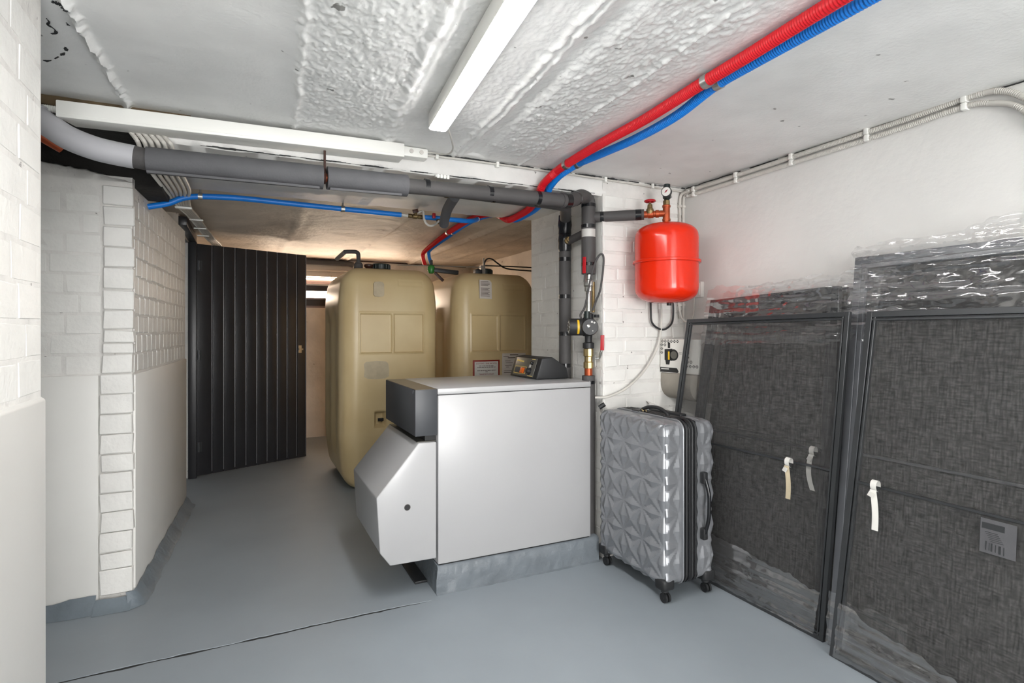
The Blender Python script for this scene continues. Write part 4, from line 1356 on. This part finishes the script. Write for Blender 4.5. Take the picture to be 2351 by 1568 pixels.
# ---------------------------------------------------------------- suitcase
t = thing('suitcase', 'large silver hard shell suitcase with faceted triangle relief', 'suitcase', (1.79, 2.165, 0))
SX0, SX1, SY0, SY1, SZ0, SZ1 = 1.640, 1.938, 1.915, 2.412, .072, .790
CU = .1405
def facet(a, b):
    u = abs(a - round(a))
    v = abs(b - round(b))
    p_, q_ = max(u, v), min(u, v)
    if p_ < 1e-6:
        return 0.0
    r_ = q_ / p_
    return (p_ / .5) * (.15 + .85 * abs(2 * r_ - 1))
def shell(xa, xb, name, side):
    c = Vector(((xa + xb) / 2, (SY0 + SY1) / 2, (SZ0 + SZ1) / 2))
    size = (xb - xa + .06, SY1 - SY0, SZ1 - SZ0)
    sh = .03 if side < 0 else -.03
    c2 = c + Vector((sh, 0, 0))
    def disp(p, nn):
        w = p + c2
        y = (w.y - SY0 - .012) / CU
        z = (w.z - SZ0 - .03) / CU
        x = (w.x - SX0 - .02) / CU
        fade = 1.0
        edge = min(w.y - SY0, SY1 - w.y, w.z - SZ0, SZ1 - w.z)
        if abs(nn.x) > .55:
            h = facet(y, z)
        elif abs(nn.y) > abs(nn.z):
            h = facet(x * 1.0 + .5, z)
            dj = abs(w.x - (xb if side < 0 else xa))
            fade = max(0, min(1, (dj - .006) / .02))
        else:
            h = facet(x + .5, y)
            dj = abs(w.x - (xb if side < 0 else xa))
            fade = max(0, min(1, (dj - .006) / .02))
        return p + nn * ((.0155 if abs(nn.x) > .55 else .009) * (h - .4) * fade)
    ny = int((SY1 - SY0) / CU * 20)
    nz = int((SZ1 - SZ0) / CU * 20)
    m = rbox(c2, size, .036, (22, ny, nz), disp)
    # keep only the half on its own side of the zip
    lim = xb if side < 0 else xa
    for q in m.v:
        if (side < 0 and q.x > lim) or (side > 0 and q.x < lim):
            q.x = lim
    return m.build(name, 'suitcase_shell', t, weld=True, angle=9)
shell(SX0, 1.752, 'front_shell', -1)
shell(1.830, SX1, 'rear_shell', 1)
rim = rbox((1.791, (SY0 + SY1) / 2, (SZ0 + SZ1) / 2), (.083, SY1 - SY0 + .006, SZ1 - SZ0 + .006), .040, (8, 40, 50))
rim.build('zip_gusset', 'rubber', t, weld=True)
def loop_ring(x, off_, r_, name, mat):
    pts = []
    rr = .045
    y0, y1, z0, z1 = SY0 - off_ + rr, SY1 + off_ - rr, SZ0 - off_ + rr, SZ1 + off_ - rr
    for (cy, cz, a0) in ((y1, z1, 0), (y0, z1, 90), (y0, z0, 180), (y1, z0, 270)):
        for k in range(7):
            a = R(a0 + 90 * k / 6)
            pts.append((x, cy + rr * math.cos(a), cz + rr * math.sin(a)))
    pts.append(pts[0])
    MB().tube(pts, r_, 8).build(name, mat, t)
loop_ring(1.748, .003, .005, 'edge_trim', 'suitcase_shell')
loop_ring(1.765, .003, .0045, 'zip_piping', 'black_plastic')
loop_ring(1.780, .004, .0035, 'zip', 'black_gloss')
loop_ring(1.800, .003, .0055, 'zip_piping', 'black_plastic')
loop_ring(1.820, .003, .0045, 'zip_piping', 'black_plastic')
# side handle facing the camera
m = MB().tube([(1.858, 1.905, .545), (1.860, 1.893, .525), (1.864, 1.878, .47), (1.864, 1.875, .41), (1.862, 1.878, .35), (1.858, 1.893, .295), (1.856, 1.905, .275)], .0085, 12, 5)
o = m.build('side_handle', 'black_gloss', t)
for z in (.285, .535):
    MB().box(1.846, 1.872, 1.888, 1.912, z - .026, z + .026).build('handle_mount', 'black_plastic', o, bevel=.005)
# top handle and pull handle cap
m = MB().tube([(1.770, 2.03, .797), (1.772, 2.05, .812), (1.775, 2.10, .826), (1.775, 2.16, .826), (1.772, 2.21, .812), (1.770, 2.23, .797)], .0085, 12, 5)
m.build('top_handle', 'black_plastic', t)
MB().box(1.745, 1.80, 1.985, 2.045, .790, .802).build('handle_mount', 'black_plastic', t, bevel=.004)
MB().box(1.745, 1.80, 2.215, 2.275, .790, .802).build('handle_mount', 'black_plastic', t, bevel=.004)
MB().box(1.855, 1.895, 2.05, 2.28, .785, .800).build('pull_handle', 'black_plastic', t, bevel=.005)
MB().tube([(1.78, 2.235, .80), (1.765, 2.22, .806), (1.75, 2.19, .804)], .003, 8, 3).build('zip_puller', 'brass', t)
MB().tube([(1.785, 2.225, .80), (1.772, 2.205, .806), (1.758, 2.175, .804)], .003, 8, 3).build('zip_puller', 'brass', t)
for (x, y) in ((1.672, 1.945), (1.672, 2.382), (1.908, 1.945), (1.908, 2.382)):
    o = rbox((x, y, .082), (.068, .066, .052), .014, (6, 6, 6)).build('corner_guard', 'rubber', t, weld=True)
    m = MB().cyl((x, y, .064), (x, y, .045), .017, 16)
    m.build('castor_housing', 'black_plastic', o)
    yy = y - .006
    m = MB()
    for s in (-1, 1):
        m.lathe([(.012, -.004), (.0215, -.005), (.0215, .005), (.012, .004)], (x + s * .009, yy, .0215), 20, (1, 0, 0))
    m.cyl((x - .015, yy, .0215), (x + .015, yy, .0215), .005, 10)
    m.build('wheel', 'rubber', o)

# ---------------------------------------------------------------- insect screen frames leaning on the right wall
def screen(label, BL, BR_, TR, TL, sw, th, bar, mat, mesh=True, film=(), lip=True):
    BL, BR_, TR, TL = [Vector(q) for q in (BL, BR_, TR, TL)]
    t = thing('screen_frame', label, 'screen frame', tuple((BL + BR_) / 2), group='insect screen frames leaning on the wall')
    ux = (BR_ - BL).normalized()
    uz = (TL - BL).normalized()
    nrm = ux.cross(uz).normalized()
    if nrm.x > 0:
        nrm = -nrm
    def bar_box(a, b, inward, w, tk, off=0.0, back=0.0):
        a, b = Vector(a), Vector(b)
        d = b - a
        c = (a + b) / 2 + inward * (w / 2 + off) - nrm * (tk / 2 + back)
        return c, d / 2, inward * (w / 2), nrm * (tk / 2)
    def piece(a, b, inward, name):
        m = MB().obox(*bar_box(a, b, inward, sw * .62, th))
        if lip:
            m.obox(*bar_box(a, b, inward, sw * .14, th * .6, sw * .62, th * .4))
            m.obox(*bar_box(a, b, inward, sw * .24, th * .85, sw * .76, 0.002))
        else:
            m.obox(*bar_box(a, b, inward, sw * .38, th * .8, sw * .62, 0.003))
        m.build(name, mat, t, bevel=.0012, seg=1)
    piece(BL, TL, ux, 'stile')
    piece(BR_, TR, -ux, 'stile')
    piece(BL + ux * sw * .6, BR_ - ux * sw * .6, uz, 'rail')
    piece(TL + ux * sw * .6, TR - ux * sw * .6, -uz, 'rail')
    if bar:
        f = bar / ((TL - BL).length)
        a = BL.lerp(TL, f) + ux * sw * .9
        b = BR_.lerp(TR, f) - ux * sw * .9
        MB().obox((a + b) / 2 - nrm * .008, (b - a) / 2, uz * .0045, nrm * .006).build('cross_bar', mat, t, bevel=.001, seg=1)
    if mesh:
        N = 12
        vs, fs = [], []
        for i in range(N + 1):
            for j in range(N + 1):
                p = BL.lerp(BR_, i / N).lerp(TL.lerp(TR, i / N), j / N)
                vs.append(p - nrm * (th * .62 + .002 * fbm(i * .3, j * .3, sw * 50, 1)))
        for i in range(N):
            for j in range(N):
                k = i * (N + 1) + j
                fs.append((k, k + 1, k + N + 2, k + N + 1))
        MB().add(vs, fs).build('insect_mesh', 'screen_cloth_fine' if lip else 'screen_cloth', t, fix=False)
    for (f0, f1, h0, h1, over, amp, seed, slope) in film:
        NX, NZ = 110, 46
        vs, fs = [], []
        for i in range(NX + 1):
            s = f0 + (f1 - f0) * i / NX
            for j in range(NZ + 1):
                tt = j / NZ
                lo_ = h0 + slope[0] * s + .014 * fbm(s * 3, seed, 0, 2)
                hi_ = h1 + slope[1] * s + .035 * fbm(s * 2.4, seed + 5, 0, 2)
                hgt = lo_ + (hi_ - lo_) * tt
                p = BL.lerp(BR_, s) + uz * hgt
                w = amp * (1.2 * fbm(s * 1.2, hgt * 26, seed, 1.0, 3) + .9 * abs(fbm(s * 7, hgt * 14, seed + 3, 1.0, 3)))
                p = p + nrm * (over + w)
                vs.append(p)
        for i in range(NX):
            for j in range(NZ):
                k = i * (NZ + 1) + j
                fs.append((k, k + 1, k + NZ + 2, k + NZ + 1))
        MB().add(vs, fs).build('stretch_wrap', 'stretch_film', t, fix=False, angle=80)
    return t
# left pair and the one behind
screen('slim dark screen frame in front, directly behind the suitcase', (1.978, 2.372, 0), (2.0, 1.430, 0), (2.102, 1.393, 1.268), (2.090, 2.259, 1.252), .030, .018, .650, 'frame_alu',
       film=((.24, .96, .015, .25, .003, .006, 11, (0, -.06)),))
screen('wider dark screen frame wrapped in film behind the slim one', (2.048, 2.300, 0), (2.062, 1.465, 0), (2.166, 1.478, 1.376), (2.160, 2.165, 1.350), .052, .022, .700, 'frame_alu',
       film=((-.02, 1.02, 1.13, 1.415, .006, .011, 3, (.03, .03)),), lip=False)
screen('dark screen frame at the back of the left stack, against the wall', (2.098, 2.24, 0), (2.10, 1.425, 0), (2.205, 1.440, 1.372), (2.20, 2.10, 1.352), .045, .022, .72, 'frame_alu', mesh=True, lip=False,
       film=((-.02, 1.02, 1.15, 1.40, .005, .008, 33, (.02, .02)),))
# right pair
screen('tall film wrapped screen frame behind the nearest one on the right', (2.005, 1.415, 0), (1.995, .48, 0), (2.195, .49, 1.492), (2.190, 1.428, 1.484), .046, .024, .735, 'frame_alu_light',
       film=((-.005, 1.0, 1.275, 1.535, .006, .017, 41, (0, .05)), (-.005, .3, .01, .20, .006, .006, 47, (0, 0))), lip=False)
screen('third dark screen frame hidden behind the tall wrapped one', (2.055, 1.395, 0), (2.045, .50, 0), (2.225, .51, 1.452), (2.222, 1.400, 1.446), .046, .022, .72, 'frame_alu', lip=False)
screen('nearest dark screen frame at the right edge of the view', (1.943, 1.365, 0), (1.928, .47, 0), (2.085, .44, 1.272), (2.088, 1.318, 1.266), .034, .018, .648, 'frame_alu',
       film=((.02, .97, .012, .20, .003, .008, 51, (0, -.16)),))

def paper_tag(label, p, w, L, bend, mat, seedv):
    """curled paper strip looped over a cross bar; p is the top of the loop"""
    t = thing('paper_tag', label, 'tag', (p[0], p[1], p[2] - L), group='curled paper tags on the screen frames')
    x, y, z = p
    prof = [(.012, -.012), (.010, .004), (0, .012), (-.012, .006), (-.015, -.008), (-.010, -.022), (.0, -.028)]
    vs, fs = [], []
    for a, b in crom([(a_, 0, b_) for a_, b_ in prof], 4) and [(q.x, q.z) for q in crom([(a_, 0, b_) for a_, b_ in prof], 4)]:
        vs += [(x + a, y - w / 2, z + b), (x + a, y + w / 2, z + b)]
    n_ = len(vs) // 2
    for i in range(n_ - 1):
        fs.append((2 * i, 2 * i + 1, 2 * i + 3, 2 * i + 2))
    MB().add(vs, fs).build('loop', 'paper_white', t, fix=False)
    vs, fs = [], []
    N = 14
    for i in range(N + 1):
        f = i / N
        dz = -.020 - (L - .02) * f
        dy = bend * math.sin(f * PI) - .006 * f
        dx = -.014 - .006 * math.sin(f * PI)
        vs += [(x + dx, y - w / 2 + dy, z + dz), (x + dx - .002, y + w / 2 + dy, z + dz)]
    for i in range(N):
        fs.append((2 * i, 2 * i + 1, 2 * i + 3, 2 * i + 2))
    MB().add(vs, fs).build('strip', mat, t, fix=False)
    m = MB().obox((x - .02, y + .004, z - .036), (.004, .012, .002), (.002, -.003, .008), (.0005, 0, 0))
    m.build('folded_end', 'paper_white', t)
paper_tag('yellowed curled paper tag on the slim frame by the suitcase', (2.026, 1.598, .660), .021, .155, -.010, 'paper_old', 1)
paper_tag('white curled paper tag on the left stack, next to the yellowed one', (2.092, 1.536, .712), .021, .165, .010, 'paper_white', 2)
paper_tag('off white curled paper tag on the nearest right screen frame', (1.996, 1.228, .660), .021, .160, -.008, 'paper_white', 3)
t = thing('barcode_label', 'grey printed sticker with barcode on the nearest right screen', 'sticker', (2.004, .878, .53))
c0 = Vector((2.0035, .878, .583))
uz = Vector((.113, 0, 1.266)).normalized()
MB().obox(c0, (0, .044, 0), uz * .050, (.0006, 0, 0)).build('sheet', 'slat_grey' if 'slat_grey' in MATS else 'foam', t)
m = MB()
for k, (dy, w, h, dz) in enumerate(((.028, .003, .013, -.028), (.020, .002, .011, -.03), (.014, .004, .012, -.03), (.004, .002, .011, -.031), (-.006, .006, .012, -.032), (-.016, .002, .012, -.033))):
    m.obox(c0 + Vector((-.0008, dy, 0)) + uz * dz, (0, w / 2, 0), uz * h, (.0003, 0, 0))
for k in range(6):
    m.obox(c0 + Vector((-.0008, .016 - .003 * k, 0)) + uz * (.012 - .005 * k), (0, .016, 0), uz * .0008, (.0003, 0, 0))
m.obox(c0 + Vector((-.0008, .012, 0)) + uz * .030, (0, .028, 0), uz * .009, (.0003, 0, 0))
m.build('barcode_print', 'frame_alu', t)

# ---------------------------------------------------------------- carton on the corner ledge
mb = MB()
pts = [(2.085, .962), (2.258, .962), (2.258, .80)] + [(2.175 - .09 * math.cos(a), .90 - .085 * math.sin(a)) for a in [PI / 2 * (1 - k / 6) for k in range(7)]]
mb.prism(pts, 'y', 2.23, 2.462)
struct(mb, 'trim_corner_ledge', 'clay', bevel=.006)
mb = MB()
vs, fs = [], []
NN = 14
for i in range(NN + 1):
    f = i / NN
    for j in range(9):
        g = j / 8
        x = 1.98 + .275 * g
        zt = .80 - .10 * g + .02 * fbm(x, i, 0, 6)
        z = zt * f
        bulge = .07 * (f ** 3) * (.4 + .6 * g) + .012 * fbm(x * 2, z * 2, 1, 6)
        vs.append((x, 2.455 - max(.004, bulge), z))
    
for i in range(NN):
    for j in range(8):
        k = i * 9 + j
        fs.append((k, k + 1, k + 10, k + 9))
# close the top of the plaster bulge back to the wall
b0 = len(vs)
for j in range(9):
    q = vs[NN * 9 + j]
    vs.append((q[0], 2.47, q[2] + .015))
for j in range(8):
    fs.append((NN * 9 + j, NN * 9 + j + 1, b0 + j + 1, b0 + j))
mb.add(vs, fs)
mb.build('plaster_patch', 'smooth_render', chim, angle=60, fix=False)

LP = Vector((2.076, 2.450, 0))
dirY = Vector((-.223, .975, 0))
NP = LP - dirY * .238
ang = math.atan2(dirY.y, dirY.x) - PI / 2
t = thing('carton', 'small white carton with a pump picture on the corner ledge', 'box', (NP.x, NP.y, .963), rot=(0, 0, ang))
CD, CW, CH = .238, .112, .183
MB().box(0, CW, 0, CD, 0, CH).build('body', 'paper_white', t, bevel=.0015)
# the printed face is the local x = 0 plane; f runs from the far left corner (0) to the near right one (1)
FY = lambda f: CD * (1 - f)
m = MB()
m.prism([(FY(.0), .003), (FY(.47), .003), (FY(.50), .008), (FY(.475), .020), (FY(.45), .028), (FY(.0), .030)], 'x', -.0006, .0004)
m.build('black_band', 'ink_black', t)
m = MB()
for k in range(9):
    m.box(-.001, 0, FY(.03 + .024 * k) - .004, FY(.03 + .024 * k), .018, .024)
m.build('band_print', 'paper_white', t)
m = MB()
def tri(f, zc, s):
    for a in range(4):
        q = R(90 * a)
        p1 = (s * .5 * math.cos(q - .6), s * .5 * math.sin(q - .6))
        p2 = (s * .5 * math.cos(q + .6), s * .5 * math.sin(q + .6))
        p0 = (s * .08 * math.cos(q), s * .08 * math.sin(q))
        m.add([(-.0007, FY(f) + a_, zc + b_) for a_, b_ in (p0, p1, p2)], [(0, 1, 2)])
for k in range(6):
    tri(.055 + .083 * k, CH - .011, .0185)
for f, z in ((.045, CH - .031), (.13, CH - .031), (.045, CH - .052), (.045, CH - .073), (.74, .110), (.74, .088), (.73, .064), (.82, .064), (.71, .041), (.80, .041), (.89, .041), (.97, .041)):
    tri(f, z, .0185)
m.build('triangle_print', 'ink_black', t, fix=False)
m = MB()
m.prism([(FY(.21), .135), (FY(.27), .135), (FY(.27), .165), (FY(.21), .165)], 'x', -.0009, 0)
m.prism([(FY(.12), .070), (FY(.33), .066), (FY(.33), .132), (FY(.12), .128)], 'x', -.0009, 0)
m.prism([(FY(.16), .045), (FY(.25), .045), (FY(.27), .070), (FY(.14), .070)], 'x', -.0009, 0)
m.lathe([(.031, 0), (.031, .0009)], (0, FY(.36), .098), 20, (-1, 0, 0))
m.build('pump_picture', 'ink_black', t)
MB().lathe([(.021, 0), (.021, .0013)], (0, FY(.37), .098), 20, (-1, 0, 0)).build('picture_dial', 'grey_panel', t)
MB().box(-.0014, 0, FY(.26), FY(.215), .072, .116).build('picture_stripe', 'yellow', t)
m = MB()
for z in (.112, .104):
    m.box(-.0007, 0, FY(.58), FY(.50), z, z + .002)
m.build('grey_print', 'grey_panel', t)
